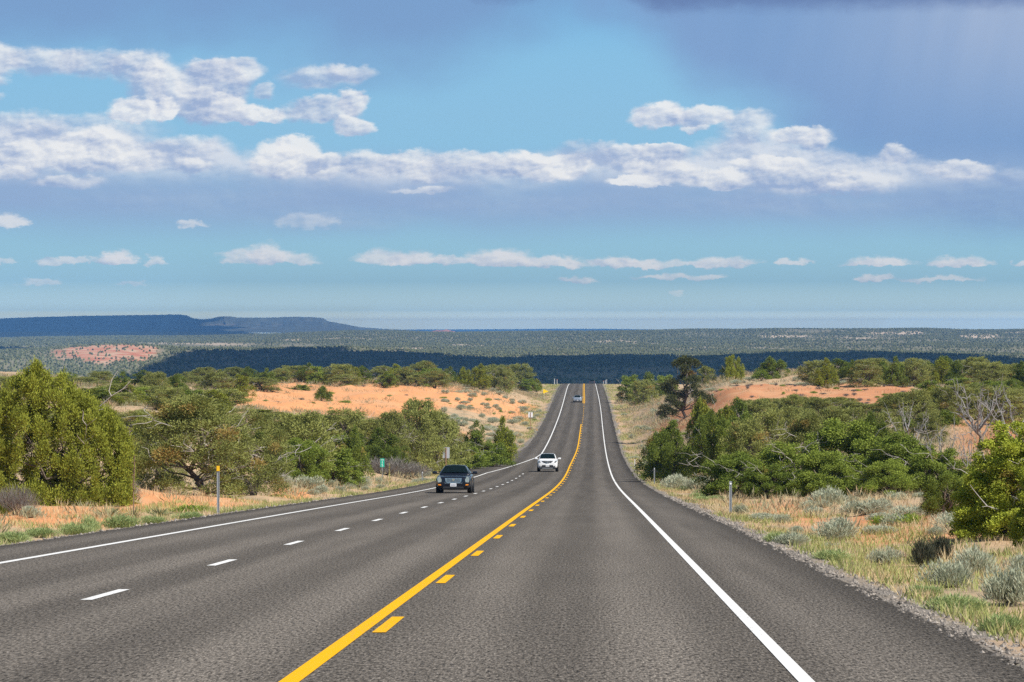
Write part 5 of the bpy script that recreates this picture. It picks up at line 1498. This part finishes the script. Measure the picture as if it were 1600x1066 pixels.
def delineator(px, top, d, label, refl=None, mat=M_GALV, w=.085, group='delineator posts along the road', plain=False):
    o, h = place(px, top, d, 'delineator_post', label, 'road post', group)
    bm = bmesh.new(); upost(bm, h, w, .022); bm_obj('post', bm, mat, o, smooth=False)
    if refl is not None:
        bm = bmesh.new(); bm_box(bm, (0, -.05, h - .085), (.10, .012, .17)); bm_obj('reflector', bm, refl, o, smooth=False, bevel=.004)
    elif not plain:
        bm = bmesh.new(); bm_cyl(bm, (0, -.052, h - .08), (0, -.036, h - .08), .030, .030, 14); bm_obj('reflector', bm, M_SIGNW, o, smooth=False)
    return o


delineator(341, 728, 105, 'steel post with a yellow plate on top at the left road edge', M_YREF)
delineator(1141.5, 752, 104, 'steel post at the right road edge, nearest and tallest on that side')
delineator(1022.5, 731, 214, 'thin steel post second nearest along the right road edge', None, M_GALV, .075)
delineator(992, 718, 305, 'pale steel post third along the right road edge, below the twin junipers', None, M_POSTW, .075)
delineator(967.5, 671, 470, 'pale thin post fourth along the right road edge', None, M_POSTW)
delineator(963, 649, 575, 'pale thin post fifth along the right road edge', None, M_POSTW)
delineator(660, 737, 236, 'short steel post left of the black sedan', None, M_GALV, .08)
delineator(760.5, 716, 330, 'short white-topped post at the left pavement widening', None, M_POSTW, .09)
delineator(839, 671, 486, 'small post with an orange tip by the left road edge', M_OREF, M_GALV, .07)
delineator(866.5, 592, 945, 'white post at the crest on the left', None, M_POSTW, .14)
delineator(870.5, 593, 950, 'orange-tipped post at the crest on the left', M_OREF, M_POSTW, .12)
delineator(943, 595, 950, 'orange-tipped post at the crest on the right', M_OREF, M_POSTW, .12)
delineator(946, 594, 955, 'white post at the crest on the right, left of its pair', None, M_POSTW, .12)
delineator(948, 593, 955, 'white post at the crest on the right, right of its pair', None, M_POSTW, .12)


def text_mesh(s, size):
    cu = bpy.data.curves.new('lettering', 'FONT'); cu.body = s; cu.size = size; cu.align_x = 'CENTER'; cu.align_y = 'CENTER'; cu.extrude = .002
    o = bpy.data.objects.new('lettering', cu); COL.objects.link(o); bpy.context.view_layer.update()
    me = bpy.data.meshes.new_from_object(o.evaluated_get(bpy.context.evaluated_depsgraph_get())); bpy.data.objects.remove(o)
    return me


# green mile marker
o, h = place(597.5, 716.5, 235, 'mile_marker', 'narrow green mile marker sign on a steel post in front of the round juniper', 'road sign')
bm = bmesh.new(); upost(bm, h - .05, .08, .02); bm_obj('post', bm, M_GALV, o, smooth=False)
bm = bmesh.new(); bm_box(bm, (0, -.05, h - .32), (.30, .006, .64)); pn = bm_obj('sign_panel', bm, M_GREEN, o, smooth=False)
for s, sz, dz in (('MILE', .115, .10), ('1', .26, .28), ('5', .26, .50)):
    t = link('lettering', text_mesh(s, sz), M_SIGNW, pn); t.rotation_euler = (PI / 2, 0, 0); t.location = (0, -.056, h - dz)
    t.scale = (1.0, 1.0, 1.0)
# backs of signs meant for the other direction
o, h = place(697, 699, 268, 'traffic_sign', 'large square sign seen from its grey back on a rusty post behind the black sedan', 'road sign')
bm = bmesh.new(); bm_box(bm, (0, 0, h / 2 - .2), (.075, .06, h + .35)); bm_obj('post', bm, M_WOODP, o, smooth=False)
bm = bmesh.new(); bm_box(bm, (0, .045, h - .46), (.58, .012, .92)); bm_obj('sign_panel', bm, M_BACK, o, smooth=False, bevel=.004)
o, h = place(829, 644.5, 490, 'traffic_sign', 'small grey sign back on a thin brown post far along the left verge', 'road sign')
bm = bmesh.new(); bm_box(bm, (0, 0, h / 2 - .2), (.08, .06, h + .35)); bm_obj('post', bm, M_WOODP, o, smooth=False)
bm = bmesh.new(); bm_box(bm, (-.185, .045, h - .38), (.30, .012, .76)); bm_box(bm, (.185, .045, h - .38), (.30, .012, .76)); bm_obj('sign_panel', bm, M_PLATE, o, smooth=False)
# yellow pennant
o, h = place(853, 608.0, 700, 'pennant_sign', 'yellow triangular pennant sign pointing right on the left verge near the crest', 'road sign')
bm = bmesh.new(); bm_box(bm, (0, .03, h / 2 - .2), (.08, .06, h + .3)); bm_obj('post', bm, M_WOODP, o, smooth=False)
bm_obj('sign_panel', prism([(-.6, h), (-.6, h - 1.0), (.62, h - .5)], -.02, -.005), M_YSIGN, o, smooth=False)


# ------------------------------------------------------------------ render settings
scene.render.engine = 'CYCLES'
vs = scene.view_settings
vs.view_transform = 'Standard'; vs.look = 'None'; vs.exposure = EXPO; vs.gamma = 1.0
cy = scene.cycles
cy.max_bounces = 6; cy.diffuse_bounces = 3; cy.glossy_bounces = 3; cy.transmission_bounces = 4; cy.transparent_max_bounces = 8; cy.volume_bounces = 0
cy.use_denoising = DENOISE
try:
    cy.denoiser = 'OPENIMAGEDENOISE'; cy.denoising_prefilter = 'ACCURATE'; cy.denoising_input_passes = 'RGB_ALBEDO_NORMAL'
except Exception: pass
